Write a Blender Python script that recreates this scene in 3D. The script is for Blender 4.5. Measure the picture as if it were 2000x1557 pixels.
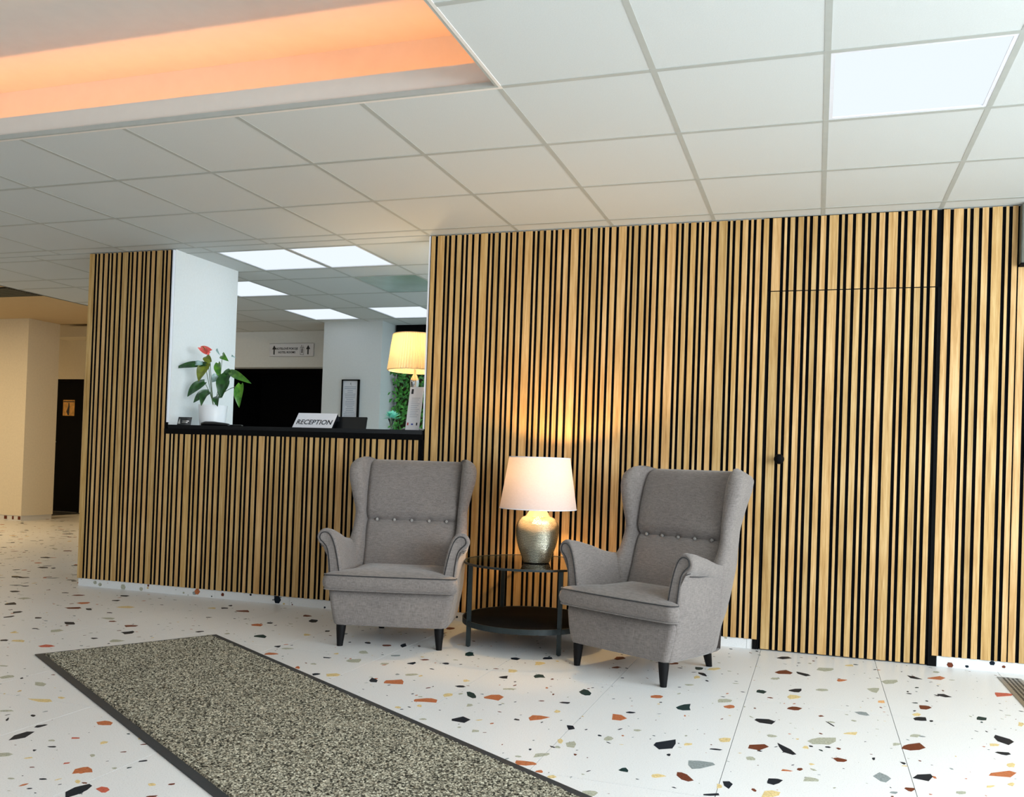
import bpy, bmesh, math, random
from mathutils import Vector, Matrix
random.seed(11)
PI = math.pi
for o in list(bpy.data.objects): bpy.data.objects.remove(o, do_unlink=True)
S = bpy.context.scene
COL = S.collection

# ---------------------------------------------------------------- camera
cam = bpy.data.cameras.new('camera'); camo = bpy.data.objects.new('camera', cam); COL.objects.link(camo)
f, px, py = 1669.932, 1071.374, 886.951
ax = [[0.9538177, 0.2984885, 0.0337103], [0.0284693, 0.0218906, -0.9993549], [-0.2990339, 0.9541622, 0.0123819]]
R3 = Matrix(((ax[0][0], -ax[1][0], -ax[2][0]), (ax[0][1], -ax[1][1], -ax[2][1]), (ax[0][2], -ax[1][2], -ax[2][2])))
camo.matrix_world = Matrix.Translation((0.15523, -4.96223, 1.00028)) @ R3.to_4x4()
cam.sensor_width = 36.0; cam.sensor_fit = 'HORIZONTAL'
cam.lens = f / 2000 * 36
cam.shift_x = (1000 - px) / 2000
cam.shift_y = (py - 778.5) / 2000
cam.clip_start = 0.05
S.camera = camo

# ---------------------------------------------------------------- view, world, lights
S.view_settings.view_transform = 'Standard'
S.view_settings.look = 'None'
S.view_settings.exposure = 0.15
S.view_settings.gamma = 1.0
S.view_settings.use_curve_mapping = False
W = bpy.data.worlds.new('daylight'); S.world = W; W.use_nodes = True
W.node_tree.nodes['Background'].inputs[0].default_value = (0.72, 0.86, 1.0, 1)
W.node_tree.nodes['Background'].inputs[1].default_value = 0.4
H = 2.4394

def area(name, loc, rot, sx, sy, power, col, spread=180):
    l = bpy.data.lights.new(name, 'AREA'); l.shape = 'RECTANGLE'; l.size = sx; l.size_y = sy
    l.energy = power; l.color = col; l.spread = math.radians(spread)
    o = bpy.data.objects.new(name, l); COL.objects.link(o); o.location = loc; o.rotation_euler = rot
    return o
def point(name, loc, r, power, col):
    l = bpy.data.lights.new(name, 'POINT'); l.shadow_soft_size = r; l.energy = power; l.color = col
    o = bpy.data.objects.new(name, l); COL.objects.link(o); o.location = loc
    return o
# daylight through the glass front (behind the camera) and the glazed right side
area('daylight_front', (-1.5, -7.9, 1.55), (PI/2, 0, 0), 10.5, 1.6, 28, (0.86, 0.94, 1.0))
area('daylight_right', (3.75, -4.2, 1.5), (PI/2, 0, PI/2), 5.4, 1.7, 385, (0.83, 0.93, 1.0))
# added fill lights flush with the lobby ceiling, all out of view
for lx_, ly_ in ((2.25, -1.62), (2.25, -4.02), (0.45, -4.02), (0.45, -6.4), (-6.0, -2.4), (-6.0, -4.2), (-6.0, -6.0)):
    area('lobby_fill', (lx_, ly_, H-0.002), (0, 0, 0), 0.56, 0.56, 10, (0.88, 0.95, 1.0))
# added fill lights for the reception, unseen behind the slatted wall
for lx_, ly_ in ((-1.75, 0.45), (-1.75, 1.45), (-1.75, 2.6)):
    area('reception_fill', (lx_, ly_, H-0.002), (0, 0, 0), 0.56, 0.56, 15, (0.68, 0.87, 1.0))
# warm hall lamps of the corridor on the left, and the hall beyond
area('corridor_lamp', (-9.2, 1.6, 2.72), (0, 0, 0), 1.0, 1.0, 54, (1.0, 0.74, 0.42))
area('corridor_lamp', (-12.2, 2.9, 2.70), (0, 0, 0), 0.6, 0.6, 30, (1.0, 0.72, 0.38))

# ---------------------------------------------------------------- helpers
def lin(r, g, b):
    c = []
    for v in (r, g, b):
        v /= 255.0
        c.append(v/12.92 if v <= 0.04045 else ((v+0.055)/1.055)**2.4)
    return (c[0], c[1], c[2], 1)

def tag(o, label=None, cat=None, group=None, kind=None):
    if label: o['label'] = label
    if cat: o['category'] = cat
    if group: o['group'] = group
    if kind: o['kind'] = kind
    return o

def empty(name, loc=(0, 0, 0), rz=0, label=None, cat=None, group=None):
    o = bpy.data.objects.new(name, None); COL.objects.link(o)
    o.location = loc; o.rotation_euler = (0, 0, rz); o.empty_display_size = 0.1
    return tag(o, label, cat, group)

def link(name, me, mat, parent=None, smooth=False):
    o = bpy.data.objects.new(name, me); COL.objects.link(o)
    if mat is not None and len(me.materials) == 0:
        for m in (mat if isinstance(mat, (list, tuple)) else [mat]): me.materials.append(m)
    if smooth:
        for p in me.polygons: p.use_smooth = True
    if parent is not None: o.parent = parent
    return o

def obj(name, bm, mat, parent=None, smooth=False, sharp=None):
    bmesh.ops.recalc_face_normals(bm, faces=bm.faces)
    me = bpy.data.meshes.new(name); bm.to_mesh(me); bm.free()
    o = link(name, me, mat, parent, smooth)
    if smooth and sharp: 
        me.set_sharp_from_angle(angle=math.radians(sharp))
    return o

def box(bm, x0, x1, y0, y1, z0, z1, bev=0, mat=0):
    vs = [bm.verts.new(p) for p in ((x0,y0,z0),(x1,y0,z0),(x1,y1,z0),(x0,y1,z0),(x0,y0,z1),(x1,y0,z1),(x1,y1,z1),(x0,y1,z1))]
    fs = [bm.faces.new([vs[i] for i in q]) for q in ((3,2,1,0),(4,5,6,7),(0,1,5,4),(1,2,6,5),(2,3,7,6),(3,0,4,7))]
    for q in fs: q.material_index = mat
    if bev:
        es = list({e for q in fs for e in q.edges})
        bmesh.ops.bevel(bm, geom=es, offset=bev, segments=2, affect='EDGES')
    return fs
def boxbm(*a, **k):
    bm = bmesh.new(); box(bm, *a, **k); return bm

def loft(bm, secs, closed=True, cap=True):
    """secs: list of rings (same length)"""
    rings = [[bm.verts.new(p) for p in s] for s in secs]
    n = len(rings[0])
    for a, b in zip(rings[:-1], rings[1:]):
        for i in range(n if closed else n-1):
            j = (i+1) % n
            bm.faces.new((a[i], a[j], b[j], b[i]))
    if cap and closed:
        for r, rev in ((rings[0], True), (rings[-1], False)):
            c = Vector((0, 0, 0))
            for v in r: c += v.co
            cv = bm.verts.new(c/n)
            for i in range(n):
                j = (i+1) % n
                bm.faces.new((r[j], r[i], cv) if rev else (r[i], r[j], cv))
    return rings

def lathe(bm, prof, n=48, c=(0, 0), cap=True):
    secs = [[(c[0]+r*math.cos(2*PI*i/n), c[1]+r*math.sin(2*PI*i/n), z) for i in range(n)] for r, z in prof]
    loft(bm, secs, cap=cap)

def tube(bm, pts, r, n=8, r1=None, cap=True):
    pts = [Vector(p) for p in pts]; secs = []
    up = None
    for i, p in enumerate(pts):
        a = pts[max(0, i-1)]; b = pts[min(len(pts)-1, i+1)]
        d = (b-a).normalized()
        if up is None:
            up = Vector((0, 0, 1)) if abs(d.z) < 0.9 else Vector((1, 0, 0))
        s = d.cross(up).normalized(); u = s.cross(d).normalized(); up = u
        rr = r if r1 is None else r + (r1-r)*i/(len(pts)-1)
        secs.append([tuple(p + s*rr*math.cos(2*PI*k/n) + u*rr*math.sin(2*PI*k/n)) for k in range(n)])
    loft(bm, secs, cap=cap)

def copy_tree(o, parent=None):
    c = o.copy(); COL.objects.link(c)
    if parent is not None: c.parent = parent
    for ch in list(o.children): copy_tree(ch, c)
    return c

def text_mesh(s, size, shear=0.0, extrude=0.0, bold=0.0, align='CENTER'):
    cu = bpy.data.curves.new('t', 'FONT'); cu.body = s; cu.size = size; cu.shear = shear
    cu.extrude = extrude; cu.offset = bold; cu.align_x = align; cu.align_y = 'CENTER'; cu.resolution_u = 3
    o = bpy.data.objects.new('t', cu); COL.objects.link(o)
    dg = bpy.context.evaluated_depsgraph_get()
    me = bpy.data.meshes.new_from_object(o.evaluated_get(dg))
    bpy.data.objects.remove(o, do_unlink=True)
    me.materials.clear()
    return me

# ---------------------------------------------------------------- materials
def mat(name, base=(0.8, 0.8, 0.8, 1), rough=0.5, metal=0.0, spec=0.5):
    m = bpy.data.materials.new(name); m.use_nodes = True
    b = m.node_tree.nodes['Principled BSDF']
    b.inputs['Base Color'].default_value = base; b.inputs['Roughness'].default_value = rough
    b.inputs['Metallic'].default_value = metal; b.inputs['Specular IOR Level'].default_value = spec
    return m, m.node_tree, b
def nd(nt, t, **k):
    n = nt.nodes.new(t)
    for a, v in k.items(): setattr(n, a, v)
    return n
def coords(nt, scale=(1, 1, 1), kind='Object'):
    tc = nd(nt, 'ShaderNodeTexCoord'); mp = nd(nt, 'ShaderNodeMapping'); mp.inputs['Scale'].default_value = scale
    nt.links.new(tc.outputs[kind], mp.inputs['Vector']); return mp.outputs['Vector']
def noise(nt, vec, scale, detail=3, rough=0.5):
    n = nd(nt, 'ShaderNodeTexNoise'); n.inputs['Scale'].default_value = scale; n.inputs['Detail'].default_value = detail
    n.inputs['Roughness'].default_value = rough; nt.links.new(vec, n.inputs['Vector']); return n.outputs['Fac']
def ramp(nt, fac, stops):
    r = nd(nt, 'ShaderNodeValToRGB'); e = r.color_ramp.elements
    while len(e) < len(stops): e.new(0.5)
    for k, (p, c) in enumerate(stops): e[k].position = p; e[k].color = c
    nt.links.new(fac, r.inputs['Fac']); return r.outputs['Color']
def bump(nt, b, h, strength, dist=0.002):
    n = nd(nt, 'ShaderNodeBump'); n.inputs['Strength'].default_value = strength; n.inputs['Distance'].default_value = dist
    nt.links.new(h, n.inputs['Height']); nt.links.new(n.outputs['Normal'], b.inputs['Normal'])
def math_(nt, op, a, b=None):
    n = nd(nt, 'ShaderNodeMath', operation=op)
    for i, v in enumerate((a, b)):
        if v is None: continue
        if isinstance(v, (int, float)): n.inputs[i].default_value = v
        else: nt.links.new(v, n.inputs[i])
    return n.outputs[0]
def mixc(nt, fac, a, b, blend='MIX'):
    n = nd(nt, 'ShaderNodeMix', data_type='RGBA', blend_type=blend)
    for i, v in ((0, fac), (6, a), (7, b)):
        if isinstance(v, (int, float)): n.inputs[i].default_value = v
        elif isinstance(v, tuple): n.inputs[i].default_value = v
        else: nt.links.new(v, n.inputs[i])
    return n.outputs[2]

M = {}
def plain(key, rgb, rough=0.6, metal=0.0, nscale=30, var=0.06, bmp=0.0, spec=0.5):
    m, nt, b = mat(key, lin(*rgb), rough, metal, spec)
    v = coords(nt); nf = noise(nt, v, nscale, 4)
    c = lin(*rgb); lo = tuple(x*(1-var) for x in c[:3])+(1,); hi = tuple(min(1, x*(1+var)) for x in c[:3])+(1,)
    nt.links.new(ramp(nt, nf, [(0.3, lo), (0.7, hi)]), b.inputs['Base Color'])
    if bmp: bump(nt, b, nf, bmp)
    M[key] = m; return m
plain('wall_white', (222, 224, 222), 0.85, nscale=60, var=0.02, bmp=0.05)
plain('wall_cream', (232, 222, 200), 0.85, nscale=40, var=0.03, bmp=0.05)
plain('ceiling_tile', (203, 206, 203), 0.9, nscale=220, var=0.03, bmp=0.15)
plain('ceiling_bar', (173, 176, 170), 0.55, nscale=20, var=0.03)
plain('plaster_tan', (196, 174, 138), 0.85, nscale=12, var=0.02, bmp=0.03)
plain('plaster', (226, 218, 208), 0.85, nscale=12, var=0.02, bmp=0.03)
plain('felt', (9, 10, 12), 0.95, nscale=400, var=0.3, bmp=0.2, spec=0.1)
plain('black', (8, 8, 9), 0.8, nscale=50, var=0.1, spec=0.1)
plain('black_gloss', (9, 12, 15), 0.3, nscale=30, var=0.1)
plain('black_metal', (34, 44, 46), 0.42, metal=0.3, nscale=50, var=0.1)
plain('shelf_brown', (9, 7, 7), 0.8, nscale=30, var=0.15)
plain('leg_wood', (7, 6, 7), 0.55, nscale=40, var=0.15, spec=0.2)
plain('grout', (120, 122, 122), 0.8, nscale=80)
plain('rubber', (38, 42, 46), 0.6, nscale=120, var=0.12, bmp=0.1)
plain('steel', (150, 150, 146), 0.35, metal=0.8, nscale=60)
plain('pot_white', (232, 234, 236), 0.3, nscale=10, var=0.01)
plain('paper', (225, 226, 232), 0.6, nscale=50, var=0.01)
plain('ink', (30, 32, 40), 0.6, nscale=50, var=0.05)
plain('ink_grey', (140, 152, 172), 0.7, nscale=50, var=0.05)
plain('stem_green', (105, 125, 85), 0.5, nscale=60, var=0.15)
plain('soil', (60, 58, 30), 0.9, nscale=90, var=0.4)
plain('pink', (238, 110, 100), 0.35, nscale=30, var=0.1)
plain('turquoise', (70, 200, 190), 0.4, nscale=120, var=0.4)
plain('silver', (190, 186, 180), 0.14, metal=1.0, nscale=60)
plain('grey_box', (96, 96, 84), 0.5, nscale=20, var=0.1)
plain('red_print', (190, 50, 50), 0.6); plain('blue_print', (60, 80, 170), 0.6); plain('warm_sign', (220, 165, 80), 0.5, nscale=15, var=0.3)

# oak veneer of the slats
m, nt, b = mat('oak', rough=0.52, spec=0.35)
v = coords(nt, (26, 26, 1.1)); oi = nd(nt, 'ShaderNodeObjectInfo')
off = nd(nt, 'ShaderNodeVectorMath', operation='ADD'); nt.links.new(v, off.inputs[0])
cb = nd(nt, 'ShaderNodeCombineXYZ')
nt.links.new(math_(nt, 'MULTIPLY', oi.outputs['Random'], 97.0), cb.inputs[0]); nt.links.new(math_(nt, 'MULTIPLY', oi.outputs['Random'], 41.0), cb.inputs[2])
nt.links.new(cb.outputs[0], off.inputs[1])
n1 = noise(nt, off.outputs[0], 2.2, 5, 0.62)
v2 = coords(nt, (160, 160, 3.0)); n2 = noise(nt, v2, 3.0, 3, 0.6)
g = math_(nt, 'ADD', math_(nt, 'MULTIPLY', n1, 0.7), math_(nt, 'MULTIPLY', n2, 0.3))
c1 = ramp(nt, g, [(0.30, lin(146, 107, 56)), (0.47, lin(190, 152, 96)), (0.62, lin(216, 184, 132))])
tint = ramp(nt, oi.outputs['Random'], [(0.0, (0.86, 0.84, 0.78, 1)), (0.35, (1.0, 0.98, 0.95, 1)), (0.7, (1.04, 0.97, 0.95, 1)), (1.0, (0.95, 0.92, 0.80, 1))])
nt.links.new(mixc(nt, 1.0, c1, tint, 'MULTIPLY'), b.inputs['Base Color'])
bump(nt, b, n2, 0.12, 0.001); M['oak'] = m

# linen upholstery
def linen(key, rgb, k=1.0):
    m, nt, b = mat(key, rough=0.93, spec=0.15)
    a = noise(nt, coords(nt, (480, 480, 40)), 1.0, 2); c = noise(nt, coords(nt, (40, 40, 480)), 1.0, 2)
    big = noise(nt, coords(nt), 5.0, 3)
    w = math_(nt, 'ADD', math_(nt, 'MULTIPLY', a, 0.5), math_(nt, 'MULTIPLY', c, 0.5))
    base = lin(*rgb)
    lo = tuple(x*0.74 for x in base[:3])+(1,); hi = tuple(x*1.28 for x in base[:3])+(1,)
    col = ramp(nt, w, [(0.38, lo), (0.62, hi)])
    tone = ramp(nt, big, [(0.3, (0.93, 0.92, 0.92, 1)), (0.7, (1.06, 1.05, 1.03, 1))])
    nt.links.new(mixc(nt, 1.0, col, tone, 'MULTIPLY'), b.inputs['Base Color'])
    b.inputs['Sheen Weight'].default_value = 0.25; b.inputs['Sheen Roughness'].default_value = 0.5
    bump(nt, b, w, 0.35, 0.0012); M[key] = m
linen('linen', (122, 115, 111)); linen('linen_dark', (48, 47, 48)); linen('linen_light', (150, 146, 142))

# terrazzo ground of the tiles
m, nt, b = mat('terrazzo', rough=0.34, spec=0.35)
v = coords(nt, kind='Object'); gm = nd(nt, 'ShaderNodeNewGeometry')
nf = noise(nt, gm.outputs['Position'], 240, 3); n3 = noise(nt, gm.outputs['Position'], 1.3, 2)
c1 = ramp(nt, nf, [(0.28, lin(196, 197, 196)), (0.42, lin(222, 222, 221)), (0.8, lin(230, 230, 229))])
nt.links.new(mixc(nt, 1.0, c1, ramp(nt, n3, [(0.3, (0.97, 0.97, 0.97, 1)), (0.7, (1, 1, 1, 1))]), 'MULTIPLY'), b.inputs['Base Color'])
M['terrazzo'] = m
def chipmat(key, rgb):
    m, nt, b = mat(key, rough=0.5, spec=0.12); gm = nd(nt, 'ShaderNodeNewGeometry')
    nf = noise(nt, gm.outputs['Position'], 130, 5, 0.65); c = lin(*rgb)
    nt.links.new(ramp(nt, nf, [(0.3, tuple(x*0.6 for x in c[:3])+(1,)), (0.7, tuple(min(1, x*1.35) for x in c[:3])+(1,))]), b.inputs['Base Color'])
    M[key] = m
CH = {'n': (16, 27, 38), 't': (20, 48, 48), 'r': (178, 104, 66), 'R': (186, 92, 72), 'd': (104, 52, 34), 'o': (212, 188, 134), 'p': (222, 168, 112), 'g': (168, 168, 150), 'k': (134, 142, 142)}
for k_, c_ in CH.items(): chipmat('chip_'+k_, c_)
CHK = list(CH)

# looped pile of the entrance mat
m, nt, b = mat('pile', rough=0.95, spec=0.1)
v = coords(nt, (1, 1, 1))
vo = nd(nt, 'ShaderNodeTexVoronoi'); vo.inputs['Scale'].default_value = 165; nt.links.new(v, vo.inputs['Vector'])
wn = noise(nt, v, 120, 2, 0.6)
sp = nd(nt, 'ShaderNodeSeparateColor'); nt.links.new(vo.outputs['Color'], sp.inputs[0])
g = math_(nt, 'ADD', math_(nt, 'MULTIPLY', sp.outputs[0], 0.45), math_(nt, 'MULTIPLY', wn, 0.75))
c1 = ramp(nt, g, [(0.40, lin(52, 50, 44)), (0.53, lin(130, 125, 110)), (0.69, lin(194, 187, 166))])
dk = ramp(nt, vo.outputs['Distance'], [(0.25, (1, 1, 1, 1)), (0.75, (0.35, 0.34, 0.32, 1))])
nt.links.new(mixc(nt, 1.0, c1, dk, 'MULTIPLY'), b.inputs['Base Color'])
bump(nt, b, vo.outputs['Distance'], -1.0, 0.004); M['pile'] = m

def emis(key, rgb, strength):
    m = bpy.data.materials.new(key); m.use_nodes = True; nt = m.node_tree; nt.nodes.clear()
    e = nd(nt, 'ShaderNodeEmission'); e.inputs[0].default_value = rgb; e.inputs[1].default_value = strength
    o = nd(nt, 'ShaderNodeOutputMaterial'); nt.links.new(e.outputs[0], o.inputs[0]); M[key] = m
emis('panel_light', (0.84, 0.92, 1.0, 1), 0.95)
emis('led_orange', (1.0, 0.34, 0.10, 1), 2.0)
emis('bulb', (1.0, 0.72, 0.36, 1), 4.0)

# lamp shades: cloth that lets light through
def shade(key, rgb, tr):
    m = bpy.data.materials.new(key); m.use_nodes = True; nt = m.node_tree; nt.nodes.clear()
    d = nd(nt, 'ShaderNodeBsdfDiffuse'); t = nd(nt, 'ShaderNodeBsdfTranslucent'); mx = nd(nt, 'ShaderNodeMixShader')
    w = math_(nt, 'ADD', noise(nt, coords(nt, (500, 500, 60)), 1.0, 2), noise(nt, coords(nt, (60, 60, 500)), 1.0, 2))
    c = lin(*rgb); cr = ramp(nt, math_(nt, 'MULTIPLY', w, 0.5), [(0.35, tuple(x*0.9 for x in c[:3])+(1,)), (0.65, c)])
    nt.links.new(cr, d.inputs[0]); nt.links.new(cr, t.inputs[0]); mx.inputs[0].default_value = tr
    nt.links.new(d.outputs[0], mx.inputs[1]); nt.links.new(t.outputs[0], mx.inputs[2])
    o = nd(nt, 'ShaderNodeOutputMaterial'); nt.links.new(mx.outputs[0], o.inputs[0]); M[key] = m
shade('shade_pink', (208, 194, 190), 0.07); shade('shade_cream', (232, 214, 176), 0.28); shade('petal', (150, 240, 228), 0.5)

# clear glass
def glass(key, col, rough=0.0, refl=1.0):
    m = bpy.data.materials.new(key); m.use_nodes = True; nt = m.node_tree; nt.nodes.clear()
    t = nd(nt, 'ShaderNodeBsdfTransparent'); t.inputs[0].default_value = col
    gl = nd(nt, 'ShaderNodeBsdfGlossy'); gl.inputs['Roughness'].default_value = rough
    fr = nd(nt, 'ShaderNodeFresnel'); fr.inputs[0].default_value = 1.5; mx = nd(nt, 'ShaderNodeMixShader')
    nt.links.new(math_(nt, 'MULTIPLY', fr.outputs[0], refl), mx.inputs[0]); nt.links.new(t.outputs[0], mx.inputs[1]); nt.links.new(gl.outputs[0], mx.inputs[2])
    o = nd(nt, 'ShaderNodeOutputMaterial'); nt.links.new(mx.outputs[0], o.inputs[0]); M[key] = m
glass('glass', (0.93, 0.95, 0.93, 1))

# hammered brass-nickel vase
m, nt, b = mat('hammered', lin(184, 182, 164), 0.27, 1.0)
v = coords(nt, (1, 1, 3.4)); nz = noise(nt, v, 26, 2, 0.6)
wv = nd(nt, 'ShaderNodeTexWave', bands_direction='Z'); wv.inputs['Scale'].default_value = 64; wv.inputs['Distortion'].default_value = 2.2; wv.inputs['Detail Scale'].default_value = 2.0
nt.links.new(coords(nt), wv.inputs['Vector'])
hh = math_(nt, 'ADD', wv.outputs['Fac'], math_(nt, 'MULTIPLY', nz, 0.8)); bump(nt, b, hh, 0.5, 0.003); M['hammered'] = m
plain('vase_neck', (214, 208, 180), 0.3, metal=0.8, nscale=50)

# leaves
def leafmat(key, a, c):
    m, nt, b = mat(key, rough=0.32, spec=0.5); nf = noise(nt, coords(nt), 28, 3)
    nt.links.new(ramp(nt, nf, [(0.35, lin(*a)), (0.65, lin(*c))]), b.inputs['Base Color']); M[key] = m
leafmat('leaf_dark', (16, 52, 22), (42, 92, 34)); leafmat('leaf_mid', (48, 110, 34), (96, 152, 44)); leafmat('leaf_olive', (98, 108, 30), (126, 140, 44)); leafmat('leaf_pale', (120, 160, 150), (170, 196, 196))
leafmat('foliage', (20, 84, 26), (98, 190, 70))
# dark off panel of the reception ceiling: acrylic diffuser, green reflection painted in
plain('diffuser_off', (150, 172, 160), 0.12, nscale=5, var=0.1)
# ================================================================= SETTING
ROWS = [-0.123-0.6*k for k in range(8, -1, -1)] + [0.0, 0.13, 0.73, 1.03, 1.65, 2.27, 2.88, 3.5, 4.1, 4.7, 5.3, 5.9]
GX = [-6.87] + [0.1528+0.6*i for i in range(-11, 6)] + [3.75]
GXI = [-6.87, -6.2, -5.55, -4.93, -4.37, -4.0, -3.41, -2.85, -2.25, -1.65, -1.05, -0.45, 0.15, 0.75, 1.35, 1.95, 2.55, 3.15, 3.75]
RX1, RX0, RY1, RY0 = -1.047, -5.25, -1.923, -4.5       # ceiling recess
TL, TR, TF, TB = -14.0, 3.85, -8.0, 7.0

# ceiling: slab above the tiles, with the raised recess
bm = bmesh.new()
t0 = H+0.02
for (x0, x1, y0, y1) in ((RX1+0.35, TR, TF, 6.0), (-6.87, RX0-0.35, TF, 6.0), (RX0-0.35, RX1+0.35, RY1+0.35, 6.0), (RX0-0.35, RX1+0.35, TF, RY0-0.35)):
    box(bm, x0, x1, y0, y1, t0, t0+0.04)
ceiling = obj('ceiling', bm, M['plaster']); tag(ceiling, kind='structure')
# recess: lip, shelf, upright and upper ceiling, each a part
def ringpart(name, o, w, z0, z1, material):
    """rectangular ring around the recess; inner edge offset o outward, width w"""
    bm = bmesh.new()
    a0, a1, b0, b1 = RX0-o, RX1+o, RY0-o, RY1+o
    box(bm, a0-w, a1+w, b1, b1+w, z0, z1); box(bm, a0-w, a1+w, b0-w, b0, z0, z1)
    box(bm, a0-w, a0, b0, b1, z0, z1); box(bm, a1, a1+w, b0, b1, z0, z1)
    return obj(name, bm, material, ceiling)
ringpart('recess_lip', 0.0, 0.013, H-0.001, 2.545, M['plaster'])
ringpart('cove_shelf', 0.013, 0.237, H+0.012, H+0.02, M['plaster'])
ringpart('recess_upright', 0.25, 0.02, H+0.02, 2.80, M['plaster'])
obj('upper_ceiling', boxbm(RX0-0.27, RX1+0.27, RY0-0.27, RY1+0.27, 2.80, 2.84), M['plaster'], ceiling)
# tiles and runners
def lit(x0, x1, y0, y1, lights):
    cx, cy = (x0+x1)/2, (y0+y1)/2
    return any(a < cx < b and c < cy < d for a, b, c, d in lights)
LIGHTS = [(0.1528, 0.7528, -1.923, -1.323), (-4.0, -3.41, 0.13, 0.73), (-3.41, -2.85, 0.13, 0.73), (-4.93, -4.37, 1.03, 1.65), (-4.93, -4.37, 2.27, 2.88), (-4.0, -3.41, 2.27, 2.88),
          (0.1528, 0.7528, -4.323, -3.723)]
OFF = [(-3.41, -2.85, 1.03, 1.65)]
tile_cache = {}
def tile_mesh(w, d):
    key = (round(w, 3), round(d, 3))
    if key not in tile_cache:
        bm = bmesh.new(); box(bm, -w/2, w/2, -d/2, d/2, 0, 0.012, bev=0.0015); me = bpy.data.meshes.new('ceiling_tile')
        bmesh.ops.recalc_face_normals(bm, faces=bm.faces); bm.to_mesh(me); bm.free(); me.materials.append(M['ceiling_tile']); tile_cache[key] = me
    return tile_cache[key]
bars = bmesh.new(); nt_ = 0
bw = 0.011
def addbar(x0, x1, y0, y1): box(bars, x0, x1, y0, y1, H-(0.0005 if x1-x0 > y1-y0 else 0), H+0.02)
for r in range(len(ROWS)-1):
    y0, y1 = ROWS[r], ROWS[r+1]
    gx = GX if y1 <= 0.001 else GXI
    for c in range(len(gx)-1):
        x0, x1 = gx[c], gx[c+1]
        if x1 < RX1+0.02 and y1 < RY1+0.02 and x0 > RX0-0.05 and y0 > RY0-0.55:
            continue
        if y1 > 0.5 and (x0 > -2.3 or (-4.99 < x0 and y1 < 0.1)): 
            pass
        if lit(x0, x1, y0, y1, LIGHTS+OFF): continue
        if y0 >= 0 and x0 > -1.7: continue
        if y0 < -4.6 and x1 < RX1: continue
        o = link('ceiling_tile', tile_mesh(x1-x0-2*bw+0.006, y1-y0-2*bw+0.006), M['ceiling_tile'], ceiling)
        o.location = ((x0+x1)/2, (y0+y1)/2, H+0.0012); nt_ += 1
def inrec(x, y): return RX0-0.02 < x < RX1-0.02 and RY0-0.02 < y < RY1-0.02
# rows (x direction) and columns (y direction), split at the recess
for y in ROWS:
    w = bw if abs(y) > 0.001 else 0.006
    if RY0-0.02 < y < RY1-0.02:
        addbar(RX1, TR, y-w, y+w); addbar(-6.87, RX0, y-w, y+w)
    else: addbar(-6.87, TR, y-w, y+w)
for x in GX:
    if x < RX0 or x > RX1-0.02: addbar(x-bw, x+bw, ROWS[0], 0)
    else: addbar(x-bw, x+bw, RY1, 0); addbar(x-bw, x+bw, ROWS[0], RY0)
for x in GXI: addbar(x-bw, x+bw, 0, 5.9)
bo = obj('ceiling_runners', bars, M['ceiling_bar'], ceiling)
# plaster ceiling of the corridor, higher than the tiles
pc = obj('ceiling_corridor', boxbm(TL, -6.86, TF, 4.45, 2.74, 2.80), M['plaster_tan']); tag(pc, kind='structure')
obj('fascia', boxbm(-6.885, -6.86, TF, 6.0, H, 2.80), M['wall_cream'], pc)
obj('upper_ceiling', boxbm(TL, -6.86, 4.45, TB, 2.97, 3.02), M['plaster_tan'], pc)
obj('beam_face', boxbm(TL, -6.86, 4.43, 4.45, 2.74, 3.0), M['wall_cream'], pc)

# floor
fl = obj('floor', boxbm(TL, TR, TF, TB, -0.06, -0.004), M['grout']); tag(fl, kind='structure')
def tile_bm(bm, x0, x1, y0, y1):
    g = 0.0012
    box(bm, x0+g, x1-g, y0+g, y1-g, -0.01, 0.0)
FX = [-0.112+0.5985*i for i in range(-24, 8)]
FY = [-2.30+1.2*j for j in range(-5, 9)]
far = bmesh.new(); nfl = 0
ft_cache = None
for i in range(len(FX)-1):
    for j in range(len(FY)-1):
        x0, x1, y0, y1 = FX[i], FX[i+1], FY[j], FY[j+1]
        x0 = max(x0, TL); x1 = min(x1, TR); y0 = max(y0, TF); y1 = min(y1, TB)
        if x1 <= x0 or y1 <= y0: continue
        vis = (-8.2 < x0 and y0 > -3.6 and y1 < 1.4 and (y1 < 0.2 or x0 < -5.2))
        if vis:
            if abs(x1-x0-0.5985) < 1e-4 and abs(y1-y0-1.2) < 1e-4:
                if ft_cache is None:
                    b_ = bmesh.new(); tile_bm(b_, 0, 0.5985, 0, 1.2); bmesh.ops.recalc_face_normals(b_, faces=b_.faces)
                    ft_cache = bpy.data.meshes.new('floor_tile'); b_.to_mesh(ft_cache); b_.free(); ft_cache.materials.append(M['terrazzo'])
                o = link('floor_tile', ft_cache, None, fl); o.location = (x0, y0, 0)
            else:
                b_ = bmesh.new(); tile_bm(b_, x0, x1, y0, y1); obj('floor_tile', b_, M['terrazzo'], fl)
            nfl += 1
        else: tile_bm(far, x0, x1, y0, y1)
tag(obj('distant_tiles', far, M['terrazzo'], fl), kind='stuff')

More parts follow.
